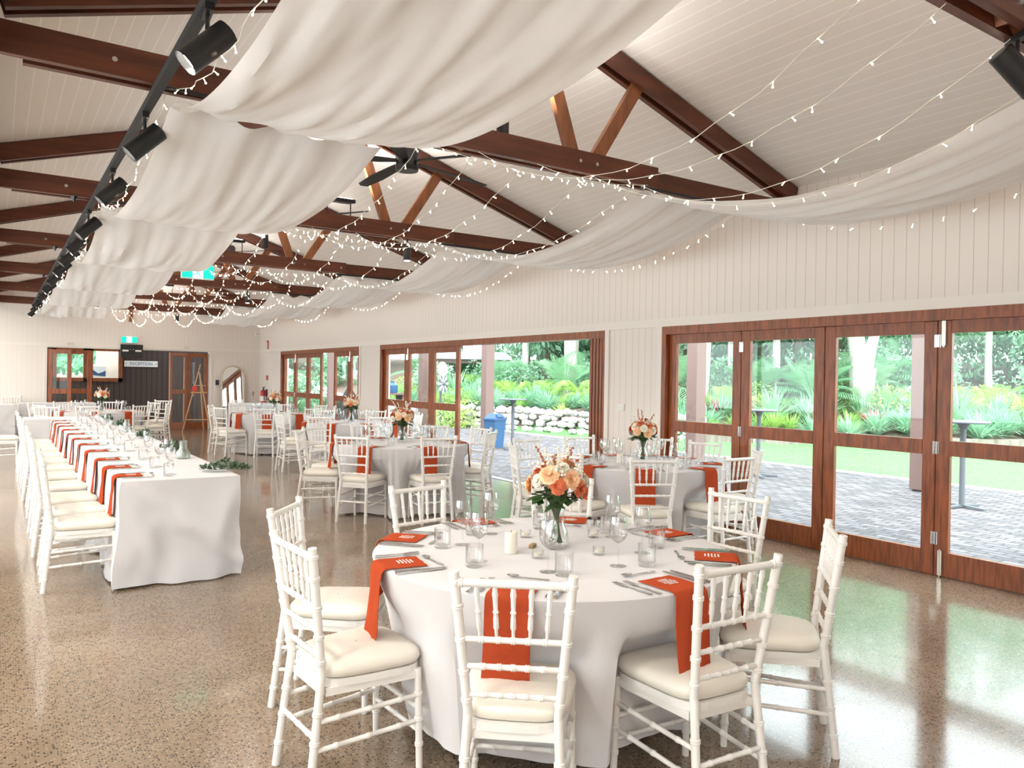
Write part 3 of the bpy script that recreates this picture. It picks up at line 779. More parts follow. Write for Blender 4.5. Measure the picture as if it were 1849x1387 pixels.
def p_bouquet(seed, s=1.0):
    R.seed(seed); r = thing('flower_bouquet', '', 'bouquet')
    m = MB()
    for k in range(24):
        a = R.uniform(0, 2*PI); q = R.uniform(.005, .03)
        m.tube([(q*math.cos(a+2), q*math.sin(a+2), .02), (.4*q*math.cos(a), .4*q*math.sin(a), .13), (2.2*q*math.cos(a), 2.2*q*math.sin(a), .25)], .0028, 5)
    m.build('stems', 'lf_bouquet', r)
    def pos(rad, zz, a): return Vector((rad*math.cos(a), rad*math.sin(a), zz))
    ctr = Vector((0, 0, .255)); N = 21
    kinds = ['ivory_bloom', 'peach_bloom', 'rust_bloom', 'ivory_bloom', 'rust_bloom', 'ivory_bloom', 'peach_bloom']
    for k in range(N):
        u = (k+.5)/N; ph = math.acos(1-1.12*u); a = k*2.39996+seed
        d = Vector((math.sin(ph)*math.cos(a), math.sin(ph)*math.sin(a), math.cos(ph))); c = ctr+Vector((d.x*.105, d.y*.105, d.z*.085))*R.uniform(.85, 1.12)
        kd = kinds[(k*3+seed) % 7]; size = {'ivory_bloom': .036, 'peach_bloom': .044, 'rust_bloom': .037}[kd]
        m = MB(); flower(m, c, size, 11, 8, d); m.blob(c, size*.4, 2); m.build(kd, {'i': 'fl_white', 'p': 'fl_peach', 'r': 'fl_rust'}[kd[0]], r)
    m = MB(); m.blob((0, 0, .215), .045, 2, .1, (1, 1, .8)); m.build('moss_core', 'lf_bouquet', r, True)
    for k in range(16):
        a = 2*PI*k/16+R.random()*.4; m = MB(); c = pos(.055+R.random()*.03, .19+R.random()*.05, a)
        for q in range(4):
            d = Vector((math.cos(a+q*.6-.9), math.sin(a+q*.6-.9), R.uniform(-.7, .2))).normalized(); t = d.cross(Vector((0, 0, 1))).normalized()
            L = R.uniform(.05, .075); m.quad(c, c+d*L*.5+t*L*.32, c+d*L, c+d*L*.5-t*L*.32)
        m.build('leaf_sprig', 'lf_bouquet', r)
    for k in range(7):
        a = 2*PI*k/7+R.random(); m = MB(); b = pos(.03, .3, a); e = pos(.05+.07*R.random(), .39+.06*R.random(), a)
        m.tube([b, b.lerp(e, .5)+Vector((0, 0, .01)), e], .0012, 4)
        for q in range(8): m.blob(b.lerp(e, .4+.08*q)+Vector((R.uniform(-.006, .006), R.uniform(-.006, .006), 0)), .0058, 1)
        m.build('seed_stalk', 'fl_brown' if k % 2 else 'fl_white', r)
    for k in range(5):
        m = MB(); a = 2*PI*k/5
        for q in range(24): m.blob(pos(.06+.06*R.random(), .26+.09*R.random(), a+R.uniform(-.5, .5)), .0065, 1)
        m.build('filler_flower', 'fl_white', r)
    return r
V0 = vase0(); BQ = [p_bouquet(3), p_bouquet(11)]
R.seed(21)
cand0 = thing('pillar_candle', '', 'candle'); MB().lathe([(0, 0), (.028, 0), (.028, .09), (.024, .094), (.01, .09), (0, .089)], 24).build('wax', 'candle', cand0, True); MB().tube([(0, 0, .089), (.001, 0, .1)], .0012, 5).build('wick', 'black', cand0)
tea0 = thing('tealight_holder', '', 'candle holder')
MB().lathe([(0, 0), (.025, 0), (.027, .003), (.027, .036), (.024, .036), (.0235, .012), (0, .01)], 20).build('cup', 'glassware', tea0, True)
MB().lathe([(0, .011), (.019, .011), (.019, .024), (0, .024)], 16).build('wax', 'candle', tea0)
shak0 = thing('salt_shaker', '', 'shaker'); MB().lathe([(0, 0), (.014, 0), (.015, .03), (.011, .04)], 12).build('body', 'glassware', shak0, True); MB().lathe([(.012, .04), (.012, .05), (0, .054)], 12).build('cap', 'black', shak0)

# ------------------------------------------------------------------ round tables
def round_cloth(Rr, seed, pleat, z=.75, rb=None, hem=.02, dents=()):
    m = MB(); n = 420 if pleat else 180; P = []; rb = rb or Rr*.96
    for rr in (.02, .3, .6, .85): P.append([(Rr*rr*math.cos(2*PI*k/n), Rr*rr*math.sin(2*PI*k/n), z) for k in range(n)])
    P.append([((Rr-.012)*math.cos(2*PI*k/n), (Rr-.012)*math.sin(2*PI*k/n), z-.0005) for k in range(n)])
    P.append([((Rr-.002)*math.cos(2*PI*k/n), (Rr-.002)*math.sin(2*PI*k/n), z-.006) for k in range(n)])
    for j in range(1, 15):
        t = j/14; zz = z-.012-(z-.012-hem)*t; row = []
        for k in range(n):
            a = 2*PI*k/n
            f = .013*pleat*math.sin(a*74+noise.noise(Vector((math.cos(a)*2, math.sin(a)*2, seed)))*9)*min(1, t*3) if pleat else 0
            g = noise.noise(Vector((math.cos(a)*3.2, math.sin(a)*3.2, seed+t*.4)))*.045*t+noise.noise(Vector((math.cos(a)*9, math.sin(a)*9, seed)))*.008*t
            rr = Rr+(rb-Rr)*(t**.8)+f+g
            for da, dr in dents:
                q = abs((a-da+PI) % (2*PI)-PI); wgt = max(0, min(1, (.40-q)/.12)); wgt = wgt*wgt*(3-2*wgt)
                wz = max(0, min(1, (.62-zz)/.13)); lim = (dr-.012)/max(.8, math.cos(min(q, .4)))
                if rr > lim: rr = rr+(lim-rr)*wgt*wz
            row.append((rr*math.cos(a), rr*math.sin(a), zz+(.012*noise.noise(Vector((math.cos(a)*4, math.sin(a)*4, seed+5))) if j == 14 else 0)))
        P.append(row)
    m.grid(P, True); return m
def round_table(cx, cy, Rr, short, pleat, rb, hem, seed, chairs=()):
    t = thing('round_table', 'round banquet table hidden under the cloth, the '+short, 'table', (cx, cy, 0), 0, 'round banquet tables')
    MB().lathe([(0, .715), (Rr-.02, .715), (Rr-.02, .742), (0, .742)], 48).build('tabletop', 'pine', t)
    for k in range(4):
        a = PI/4+k*PI/2; MB().tube([(.42*math.cos(a), .42*math.sin(a), .715), (.42*math.cos(a), .42*math.sin(a), 0)], .016, 8).build('leg', 'black', t)
    c = round_cloth(Rr, seed, pleat, .752, rb, hem, [(math.atan2(y-cy, x-cx), math.hypot(x-cx, y-cy)-.222) for x, y, q_ in chairs]).build('tablecloth', 'linen', None, True); c.location = (cx, cy, 0)
    tag(c, 'white %scloth to the floor over the %s' % ('pleated ' if pleat else 'smooth ', short), 'tablecloth', 'white round tablecloths')
PH8 = ['nearest place', 'front left place', 'left place', 'back left place', 'back place', 'back right place', 'right place', 'front right place']
PH9 = ['nearest place', 'front left place', 'left place', 'back left place', 'back place', 'back centre place', 'back right place', 'right place', 'front right place']
TZ = .7535
def dress(cx, cy, Rr, chairs, short, full, bq, seed, napoff=0.0):
    cam = math.atan2(-cy, -cx)
    seats = []
    for (x, y, ang) in chairs:
        a = math.atan2(y-cy, x-cx); rel = (cam-a) % (2*PI)
        seats.append((rel, a, x, y, ang))
    seats.sort(key=lambda s: s[0])
    if seats[-1][0] > 2*PI-.35: seats = [seats[-1]]+seats[:-1]
    ph = PH8 if len(seats) == 8 else PH9
    for s_, p in zip(seats, ph):
        rel, a, x, y, ang = s_
        put_chair(x, y, ang, 'white chiavari chair at the %s of the %s' % (p, short), 'chairs around the '+short)
    for s_, p in zip(seats, ph):
        a = s_[1]+napoff
        setting(cx+Rr*math.cos(a), cy+Rr*math.sin(a), a+PI, TZ, '%s of the %s' % (p, short), full)
    place(V0, (cx+.02, cy, TZ), 0, 'clear bell vase in the middle of the '+short, 'bouquet vases')
    place(BQ[bq], (cx+.02, cy, TZ+.006), seed, 'peach, rust and ivory bouquet on the '+short, 'bouquets', 1.1)
def backs(lst, off=.235):
    out = []
    for x, y, deg in lst:
        a = math.radians(deg); out.append((x+off*math.cos(a), y+off*math.sin(a), a))
    return out
# nearest table
CA = backs([(1.36, 2.0, 50), (.94, 2.82, 3), (1.17, 3.64, -38), (2.02, 3.94, -80), (2.88, 3.73, -118), (3.41, 2.84, -177), (2.96, 1.96, 132), (2.13, 1.77, 86)])
round_table(2.09, 2.77, .80, 'nearest round table', 0, .66, .09, 1, CA)
dress(2.09, 2.77, .80, CA, 'nearest round table', 1, 0, 0.4, -.05)
for (x, y), l in zip(((1.93, 2.66), (2.20, 2.58), (2.42, 2.88), (2.13, 3.04)), ('left of the bouquet', 'right in front of the bouquet', 'right of the bouquet', 'behind the bouquet')):
    place(tea0, (x, y, TZ), 0, 'square clear tealight holder %s on nearest round table' % l, 'tealight holders')
place(cand0, (1.885, 2.80, TZ), 0, 'ivory pillar candle left of the bouquet on nearest table')
tag(MB().box(2.03, 2.84, TZ+.008, .05, .022, .018, rot=Matrix.Rotation(.6, 4, 'Z'), bev=.003).build('cork_block', 'cork'), 'small brown cork name holder beside the nearest bouquet', 'place card holder')
place(shak0, (2.57, 3.09, TZ), 0, 'black capped salt shaker at far side of nearest table'); place(shak0, (2.615, 3.065, TZ), 0, 'black capped pepper shaker just right of the salt shaker')
# table by the glass doors
CA = backs([(4.34, 4.44, 60), (4.03, 5.95, -25), (3.94, 5.09, 20), (4.58, 6.52, -79), (5.30, 6.55, -95), (5.95, 6.08, -138), (5.88+.12, 5.42, -173), (5.14, 4.27, 90), (5.80, 4.62, 138)])
round_table(5.02, 5.30, .74, 'round table beside glass doors', 0, .68, .03, 2, CA)
dress(5.02, 5.30, .74, CA, 'round table beside glass doors', 1, 1, 1.9)
place(cand0, (4.80, 5.35, TZ), 0, 'ivory pillar candle on the round table beside glass doors')
for (x, y), l in zip(((5.2, 5.15), (4.95, 5.1)), ('right', 'front')): place(tea0, (x, y, TZ), 0, 'clear tealight holder %s of the bouquet beside glass doors' % l, 'tealight holders')
# pleated table
CA = backs([(3.06, 7.50, 40), (3.82, 7.05, 80), (4.77, 7.56, 130), (5.02, 8.18, -172), (3.2, 9.0, -62), (2.83, 8.42, -30), (3.95, 9.24, -98), (4.72, 8.85, -128)])
round_table(3.9, 8.12, .77, 'pleated round table', 1, .80, .02, 3, CA)
dress(3.9, 8.12, .77, CA, 'pleated round table', 1, 0, 2.6)
def ringc(cx, cy, rad, off, n=8): return [(cx+rad*math.cos(off+2*PI*k/n), cy+rad*math.sin(off+2*PI*k/n), off+2*PI*k/n+PI) for k in range(n)]
round_table(4.89, 12.1, .77, 'round table behind the pleated one', 0, .8, .02, 4, ringc(4.89, 12.1, .93, -2.35))
dress(4.89, 12.1, .77, ringc(4.89, 12.1, .93, -2.35), 'round table behind the pleated one', 0, 1, .3)
round_table(4.55, 15.2, .77, 'furthest right round table', 0, .8, .02, 5, ringc(4.55, 15.2, .93, -2.0))
dress(4.55, 15.2, .77, ringc(4.55, 15.2, .93, -2.0), 'furthest right round table', 0, 0, 4.0)
round_table(1.72, 17.0, .80, 'far round table behind long table', 0, .8, .02, 6, ringc(1.72, 17.0, .95, -1.85))
dress(1.72, 17.0, .80, ringc(1.72, 17.0, .95, -1.85), 'far round table behind long table', 0, 1, 5.0)

# ------------------------------------------------------------------ rectangular tables
def rect_cloth(x0, x1, y0, y1, z, seed, flare=.03, wr=1.0, hem=.015):
    m = MB(); per = []; st = .03
    cr = .03
    def seg(a, b):
        L = math.dist(a, b); n = max(2, int(L/st)); return [(a[0]+(b[0]-a[0])*k/n, a[1]+(b[1]-a[1])*k/n) for k in range(n)]
    pts = [(x0, y0), (x1, y0), (x1, y1), (x0, y1)]
    for a, b in zip(pts, pts[1:]+pts[:1]): per += seg(a, b)
    cx, cy = (x0+x1)/2, (y0+y1)/2; P = []
    def nrm(x, y):
        nx = -1 if abs(x-x0) < 1e-4 else (1 if abs(x-x1) < 1e-4 else 0); ny = -1 if abs(y-y0) < 1e-4 else (1 if abs(y-y1) < 1e-4 else 0)
        return nx, ny
    P.append([(cx+(x-cx)*(1-.01), cy+(y-cy)*(1-.01/(y1-y0)), z) for x, y in per])
    P.append([(x, y, z-.003) for x, y in per])
    for j in range(1, 23):
        t = j/22; row = []
        for x, y in per:
            nx, ny = nrm(x, y); q = Vector((x*2.2, y*2.2, seed))
            f = flare*t+wr*(noise.noise(q+Vector((t*1.5, t*1.2, t)))*.03*t+noise.noise(Vector((x*7+t*2.5, y*7-t*1.5, seed)))*.014*t)
            if nx > 0 and ny == 0: f *= .35
            if ny < 0:
                zr = (z-.008)*(1-t)
                for (ax, az), (bx2, bz), am in (((x0+.05, z), (x1-.02, .12), .05), ((x0+.02, z-.05), (x0+.38*(x1-x0), 0), .03), ((x1-.03, z-.02), (x1-.3*(x1-x0), .0), .022), ((x0+.3*(x1-x0), z*.6), (x1, .3), .02)):
                    L2 = (bx2-ax)**2+(bz-az)**2; tt = max(0, min(1, ((x-ax)*(bx2-ax)+(zr-az)*(bz-az))/L2)); dd = math.hypot(x-ax-(bx2-ax)*tt, zr-az-(bz-az)*tt)
                    f += wr/1.5*am*math.exp(-(dd/.06)**2)*min(1, t*4)
            f += wr*.02*t*math.sin((x+y)*13+t*2.5+4*noise.noise(q*1.5))+wr*.012*math.sin(t*7+(x+y)*5)*t*(1-t)*2
            zz = z-.008-(z-.008-hem)*t
            row.append((x+nx*f*(.3 if nx > 0 else 1), y+ny*f, zz+(.01*noise.noise(q*2) if j == 22 else 0)))
        P.append(row)
    Vv = m.grid(P, True); m.bm.faces.new(Vv[0]); return m
def rect_table(x0, x1, y0, y1, short, seed, wr=1, hem=.015, h=.75):
    t = thing('trestle_table', 'trestle table hidden under white cloth, the '+short, 'table', ((x0+x1)/2, (y0+y1)/2, 0), 0, 'trestle tables')
    a, b = (x1-x0)/2, (y1-y0)/2
    MB().box(0, 0, h-.022, 2*a-.03, 2*b-.03, .03).build('tabletop', 'pine', t)
    for sx in (-1, 1):
        for sy in (-1, 1): MB().tube([(sx*(a-.1), sy*(b-.12), h-.04), (sx*(a-.1), sy*(b-.12), 0)], .015, 8).build('leg', 'black', t)
    c = rect_cloth(x0, x1, y0, y1, h+.002, seed, wr=wr, hem=hem).build('tablecloth', 'linen', None, True)
    tag(c, 'white cloth falling to the floor over the '+short, 'tablecloth', 'white trestle cloths')
rect_table(.735, 1.545, 5.98, 14.22, 'long banquet table', 3.3, 1.5)
rect_table(.38, 1.5, 14.26, 15.0, 'cross table at far end of long table', 8.1, .6)
rect_table(-1.3, .36, 20.4, 21.1, 'side table at far left edge', 12.0, .6)
rect_table(.45, 2.05, 21.25, 21.85, 'table along the back wall', 15.0, .4)
rect_table(5.15, 6.1, 19.6, 21.2, 'gift table by the back right corner', 18.0, .4)
def longcount(i): return ['first', 'second', 'third', 'fourth', 'fifth', 'sixth', 'seventh', 'eighth', 'ninth', 'tenth', 'eleventh', 'twelfth'][i]
NY = [6.28, 6.88, 7.52, 8.36, 9.15, 9.92, 10.72, 11.5, 12.3, 12.95, 13.65]
for i, y in enumerate(NY):
    l = longcount(i)
    put_chair(.53+R.uniform(-.015, .015), y+R.uniform(-.03, .02), R.uniform(-.04, .04), 'white chiavari chair, %s from the camera along the long banquet table' % l, 'chairs along the long table')
    setting(.735, y, 0, TZ, '%s place from camera on long table' % l, 1)
put_chair(.10, 14.65, 0, 'white chiavari chair at the end of the cross table', None)
put_chair(.75, 15.35, -PI/2, 'white chiavari chair behind the cross table', None)
put_chair(.32, 21.72, -PI/2, 'white chiavari chair standing alone by the back wall', None)
put_chair(5.0, 18.9, .4, 'white chiavari chair before the gift table', None)
put_chair(3.0, 18.6, -2.2, 'white chiavari chair between far round table and back doorway', None)
# long table decorations
def make_garland():
    r = thing('greenery_sprig', '', 'greenery'); m = MB()
    m.tube([(0, -.16, .012), (.01, -.05, .02), (-.01, .06, .018), (0, .17, .01)], .002, 5); m.build('stem', 'lf_garland', r)
    for q in range(6):
        m = MB()
        for k in range(46):
            y = -.18+.06*q+R.uniform(0, .06); a = R.uniform(0, 2*PI); e = R.uniform(.1, 1.2)
            b = Vector((R.uniform(-.055, .055), y, .015+R.uniform(0, .075)*(1-abs(y)/.25))); d = Vector((math.cos(a)*math.cos(e), math.sin(a)*math.cos(e), math.sin(e)*.8)); t = d.cross(Vector((0, 0, 1))).normalized()
            L = R.uniform(.025, .05); m.quad(b, b+d*L*.5+t*L*.3, b+d*L, b+d*L*.5-t*L*.3)
        m.build('leaf_cluster', 'lf_garland', r)
    return r
gl = make_garland()
for (x, y), rz, l in zip(((1.50, 6.24), (1.44, 8.1), (1.45, 9.9), (1.44, 11.9), (1.46, 13.5)), (1.3, .2, -.3, .4, .1), ('spilling over the near right corner', 'beside the frosted carafe', 'third along right edge', 'fourth along right edge', 'furthest along right edge')):
    place(gl, (x, y, TZ), rz, 'green leafy sprig on long table, '+l, 'greenery sprigs')
car = tag(MB().lathe([(0, 0), (.05, 0), (.06, .01), (.06, .05), (.035, .085), (.03, .11), (.033, .16), (.0315, .16), (.0285, .11), (.033, .086), (.057, .05), (.056, .012), (0, .008)], 24).build('frosted_carafe', 'frost', None, True), '', 'carafe')
place(car, (1.40, 7.35, TZ), 0, 'frosted bell carafe on long table nearest the camera'); place(car, (1.40, 10.9, TZ), 0, 'frosted bell carafe further along the long table')
for i, y in enumerate((6.05+.75, 8.6, 10.3, 12.1)): place(tea0, (1.2, y, TZ), 0, 'clear tealight holder on long table, %s from the camera' % longcount(i), 'tealight holders')
for i, y in enumerate((6.9, 8.0, 9.4, 11.2)): place(wine0, (1.22, y+.12, TZ), 0, 'clear wine glass in middle of long table, %s from the camera' % longcount(i), 'wine glasses')
bud = thing('bud_vase', 'small glass bud vase with green stem on gift table', 'vase', (5.6, 20.5, .754))
MB().lathe([(0, 0), (.025, 0), (.028, .04), (.01, .09), (.012, .14)], 14).build('glass', 'glassware', bud, True)
m = MB(); m.tube([(0, 0, .02), (0, 0, .24)], .003, 5)
for k in range(14):
    a = R.uniform(0, 6.28); z = R.uniform(.16, .3); d = Vector((math.cos(a), math.sin(a), .6)); t = d.cross(Vector((0, 0, 1))).normalized(); m.quad(Vector((0, 0, z)), Vector((0, 0, z))+d*.025+t*.012, Vector((0, 0, z))+d*.05, Vector((0, 0, z))+d*.025-t*.012)
m.build('stem', 'lf_bouquet', bud)

# ------------------------------------------------------------------ back of the hall: mirror, easel, extinguisher, switches
mr = thing('arched_mirror', 'tall arched floor mirror leaning by the back right corner', 'mirror', (5.46, YB-.22, 0)); mr.rotation_euler = (math.radians(-6), 0, 0)
hw, hs = .30, 1.42
out = [(-hw, 0), (hw, 0)]+[(hw*math.cos(a), hs+hw*math.sin(a)) for a in [PI*k/20 for k in range(21)]]
m = MB(); m.slab([(x*.95, .02+z*.985) for x, z in out], -.006, .006); q = m.build('glass', 'mirror', mr); q.rotation_euler = (PI/2, 0, 0)
m = MB(); m.tube([(x, -.012, z+.015) for x, z in out]+[(-hw, -.012, .015)], .018, 8); m.build('frame', 'cane', mr, True)
es = thing('easel', 'pale pine display easel standing before the back doorway', 'easel', (4.38, 21.1, 0), -.25)
for a, b in (((-.38, -.1, 0), (.03, .0, 1.75)), ((.30, -.1, 0), (-.0, .0, 1.55)), ((.10, .55, 0), (.02, .03, 1.5))):
    MB().beam(a, b, .035, .022).build('leg', 'pine', es)
MB().beam((-.29, -.1, .32), (.24, -.1, .32), .03, .022).build('crossbar', 'pine', es)
MB().beam((-.19, -.06, 1.02), (.2, -.06, 1.02), .05, .022).build('shelf', 'pine', es)
MB().beam((-.12, -.04, 1.2), (.15, -.04, 1.2), .03, .022).build('crossbar', 'pine', es)
MB().box(-.1, -.075, 1.12, .12, .03, .12, bev=.01).build('red_bow', 'red', es, False, 'small red bow')
fe = thing('fire_extinguisher', 'red fire extinguisher with black fittings on right wall corner', 'fire extinguisher', (W-.10, 21.33, .66))
MB().lathe([(0, 0), (.075, 0), (.08, .02), (.08, .36), (.06, .41), (.03, .43), (0, .44)], 20).build('cylinder', 'red', fe, True)
MB().lathe([(.081, .12), (.0815, .12), (.0815, .26), (.081, .26)], 20).build('label_band', 'white', fe)
m = MB(); m.tube([(0, 0, .43), (0, 0, .5)], .018, 8); m.box(0, -.05, .5, .03, .13, .02); m.tube([(0, -.02, .47), (0, -.1, .42), (0, -.1, .15)], .01, 6); m.build('valve_hose', 'black', fe)
MB().box(.085, 0, .3, .03, .05, .3).build('bracket', 'black', fe)
sn = thing('extinguisher_sign', 'narrow red and white sign high near the back right corner', 'sign', (W-.012, 21.3, 2.19))
MB().box(0, 0, .12, .02, .14, .26).build('plate', 'red', sn); MB().box(-.012, 0, .12, .003, .07, .17).build('symbol', 'white', sn)
sn = thing('extinguisher_label', 'small red sign right above the fire extinguisher', 'sign', (W-.012, 21.3, 1.36)); MB().box(0, 0, .06, .02, .1, .13).build('plate', 'red', sn)
sw = thing('power_switch', 'white double switch plate on the boards between door bays', 'switch', (W-.008, 6.9, 1.16)); MB().box(0, 0, .035, .016, .12, .08, bev=.003).build('plate', 'white', sw)
for s_ in (-.03, .03): MB().box(-.011, s_, .035, .006, .02, .03).build('rocker', 'white', sw)
sw = thing('door_intercom', 'small black wall switch left of the arched mirror', 'switch', (5.06, YB-.012, 1.2)); MB().box(0, 0, .07, .09, .024, .14, bev=.003).build('plate', 'black', sw)
sn = thing('motion_sensor', 'small white motion sensor high in the back right corner', 'sensor', (6.08, YB-.06, 2.6)); MB().box(0, 0, .05, .06, .05, .12, bev=.01).build('housing', 'white', sn); MB().blob((0, -.025, .04), .022, 2).build('lens', 'frost', sn, True)
for x, l in ((1.55, 'left'), (4.27, 'right')): tag(MB().box(x, YB-.02, 2.20, .14, .04, .06).build('door_stop', 'brass'), 'small metal door track plate above the %s back door leaf' % l, 'bracket')

# ------------------------------------------------------------------ outside
struct(MB().box((W+.2+12.15)/2, 10, -.06, 12.15-W-.2, 40, .1).build('floor_patio', 'paver'))
struct(MB().box(0, 44, -.08, 40, 28, .1).build('ground_rear', 'lawn'))
struct(MB().box(12.25, 13, -.055, .22, 46, .1).build('trim_8', 'kerb'))
struct(MB().box(W+.13, 10, -.05, .14, 26, .1).build('trim_9', 'kerb'))
CV = [(11.4, 30), (11.8, 22), (12.4, 19.4), (13.5, 16.4), (14.5, 14.1), (15.6, 12.6), (17.4, 11.1), (20.5, 9.2), (25, 6.5), (32, 1), (40, -8)]
def dist_behind(x, y):
    best = 1e9; sgn = 1
    for (ax, ay), (bx_, by_) in zip(CV, CV[1:]):
        dx, dy = bx_-ax, by_-ay; L2 = dx*dx+dy*dy; t = max(0, min(1, ((x-ax)*dx+(y-ay)*dy)/L2)); px, py = ax+dx*t, ay+dy*t
        d = math.hypot(x-px, y-py)
        if d < best: best = d; sgn = 1 if (dx*(y-ay)-dy*(x-ax)) > 0 else -1
    return best*sgn
def gh(x, y):
    d = dist_behind(x, y)
    if d < 0: return -.02
    return min(2.6, (.45 if x < 15 else .12)+.16*d)*min(1, d/.35)+.12*noise.noise(Vector((x*.5, y*.5, 0)))*min(1, d)
m = MB(); P = []; nx, ny = 120, 110
for j in range(ny+1):
    y = -20+75*j/ny; P.append([(12.35+48*(i/nx)**1.3, y, gh(12.35+48*(i/nx)**1.3, y)) for i in range(nx+1)])
m.grid(P)
lawn = m.build('ground', 'lawn', None, True); struct(lawn)
lawn.data.materials.append(M['mulch'])
for p in lawn.data.polygons:
    if dist_behind(p.center.x, p.center.y) > .1 and not (p.center.x > 24 and p.center.y < 9): p.material_index = 1
def along(pts, step):
    out = []; 
    for a, b in zip(pts, pts[1:]):
        L = math.dist(a, b); k = 0
        while k*step < L: t = k*step/L; out.append((a[0]+(b[0]-a[0])*t, a[1]+(b[1]-a[1])*t)); k += 1
    return out
m = MB(); R.seed(5)
SW = [(11.6, 26), (11.8, 22), (12.4, 19.4), (13.5, 16.4), (14.5, 14.1), (14.9, 13.5)]
for row in range(4):
    for x, y in along(SW, .27):
        s_ = R.uniform(.8, 1.25); m.blob((x+R.uniform(-.04, .04)+row*.03, y+R.uniform(-.1, .1), .07+row*.165+R.uniform(-.03, .03)), .15*s_, 1, .06, (1, R.uniform(.9, 1.5), R.uniform(.6, .95)))
tag(m.build('rock_retaining', 'stone'), 'low dry stone retaining wall of pale rocks around the garden bed', 'stone wall')
m = MB()
for a, b in zip([(14.9, 13.4), (15.6, 12.55), (17.4, 11.05), (20.5, 9.15), (24, 7.0)], [(15.6, 12.55), (17.4, 11.05), (20.5, 9.15), (24, 7.0), (24, 7.0)][:4]): m.beam((a[0], a[1], .09), (b[0], b[1], .09), .2, .22, up=(0, 0, 1))
tag(m.build('sleeper_edging', 'bark_d'), 'low grey timber sleeper edging curving along the lawn', 'edging')
m = MB()
for x, y in along([(24.2, 8.6), (27, 10.0), (31, 9.0), (36, 5.0)], .24): m.box(x, y, gh(x, y)+.12, .2, .1, .28, rot=Matrix.Rotation(R.uniform(-.1, .1)+.3, 4, 'Z'))
tag(m.build('brick_edging', 'brick'), 'low pale upright brick edging across the far lawn', 'edging')
# verandah
for (x, y), l in zip(((11.1, 5.9), (11.1, 10.25), (11.1, 17.75), (11.1, 21.5), (11.1, 29.5)), ('seen through the third glass door panel', 'seen through the first closed glass panel', 'beside the blue bin', 'seen through the middle bay doors', 'furthest, seen through the far bay')):
    r = thing('verandah_post', 'mauve brown square verandah post '+l, 'post', (x, y, -.01), 0, 'verandah posts')
    MB().box(0, 0, 1.5, .26, .26, 2.96, bev=.005).build('shaft', 'post', r); MB().box(0, 0, .06, .2, .2, .12).build('foot', 'steel_d', r)
tag(MB().box(11.1, 17.5, 3.07, .16, 27, .2).build('verandah_beam', 'post'), 'long mauve brown beam carried on the verandah posts', 'beam')
# bar tables
def make_bar():
    r = thing('bar_table', '', 'bar table')
    MB().lathe([(0, 1.06), (.29, 1.06), (.30, 1.068), (.30, 1.078), (.29, 1.085), (0, 1.085)], 32).build('top', 'steel_d', r)
    MB().tube([(0, 0, .04), (0, 0, 1.06)], .035, 12).build('column', 'steel_d', r, True)
    MB().lathe([(.035, .98), (.08, 1.06)], 12).build('bracket', 'steel_d', r)
    for k in range(4): 
        a = k*PI/2+.4; MB().beam((0, 0, .03), (.3*math.cos(a), .3*math.sin(a), .015), .05, .025).build('foot', 'steel_d', r)
    return r
br = make_bar()
place(br, (9.22, 13.7, -.01), 0, 'tall round bar table outside the open doorway', 'bar tables'); place(br, (10.3, 8.15, -.01), .5, 'tall round bar table outside the second glass panel', 'bar tables'); place(br, (10.05, 4.85, -.01), 1.0, 'tall round bar table outside the right hand glass panel', 'bar tables')
bn = thing('waste_bin', 'blue plastic swing-top bin by the verandah post', 'bin', (9.15, 14.3, -.01), .35)
def frus(m, a, b, h0, h1):
    A = [m.bm.verts.new((x*a, y*a, h0)) for x, y in ((-1, -.8), (1, -.8), (1, .8), (-1, .8))]; B = [m.bm.verts.new((x*b, y*b, h1)) for x, y in ((-1, -.8), (1, -.8), (1, .8), (-1, .8))]
    m.bm.faces.new(A[::-1]); m.bm.faces.new(B)
    for k in range(4): m.bm.faces.new((A[k], A[(k+1) % 4], B[(k+1) % 4], B[k]))
m = MB(); frus(m, .15, .2, 0, .6); m.build('body', 'blue', bn)
m = MB(); frus(m, .215, .21, .6, .64); frus(m, .19, .12, .64, .74); m.build('lid', 'dblue', bn)
m = MB(); m.box(0, -.13, .70, .2, .02, .08, rot=Matrix.Rotation(-.6, 4, 'X')); m.build('flap', 'blue', bn)
# pavilion and windmill
pv = thing('garden_pavilion', 'small pavilion with pale metal roof edge beyond the garden wall', 'pavilion', (14.3, 24.4, 0), -.5)
MB().box(0, 1.6, 2.38, 3.4, 3.0, .08, rot=Matrix.Rotation(.1, 4, 'X')).build('roof', 'sky_roof', pv); MB().box(0, .35, 2.12, 3.3, .12, .16).build('beam', 'post', pv)
for x in (-1.5, 1.5): MB().box(x, .4, 1.1, .16, .16, 2.2).build('post', 'post', pv)
wm = thing('garden_windmill', 'white disc windmill ornament with radiating blades in the garden', 'windmill', (11.35, 20.75, -.01), .5)
MB().beam((0, .06, 0), (0, .06, 1.8), .05, .05).build('mast', 'steel_d', wm)
m = MB(); m.lathe([(0, -.02), (.235, -.02), (.235, .02), (0, .02)], 32); q = m.build('disc', 'white', wm); q.rotation_euler = (PI/2, 0, 0); q.location = (0, 0, 1.76)
m = MB(); m.blob((0, -.05, 1.33), .07, 2); m.build('hub', 'steel_d', wm, True)
for k in range(16):
    a = 2*PI*k/16; MB().beam((.06*math.cos(a), -.03, 1.33+.06*math.sin(a)), (.28*math.cos(a), -.03, 1.33+.28*math.sin(a)), .02, .055, up=(math.sin(a), .3, -math.cos(a))).build('blade', 'steel_d' if k % 2 else 'white', wm)
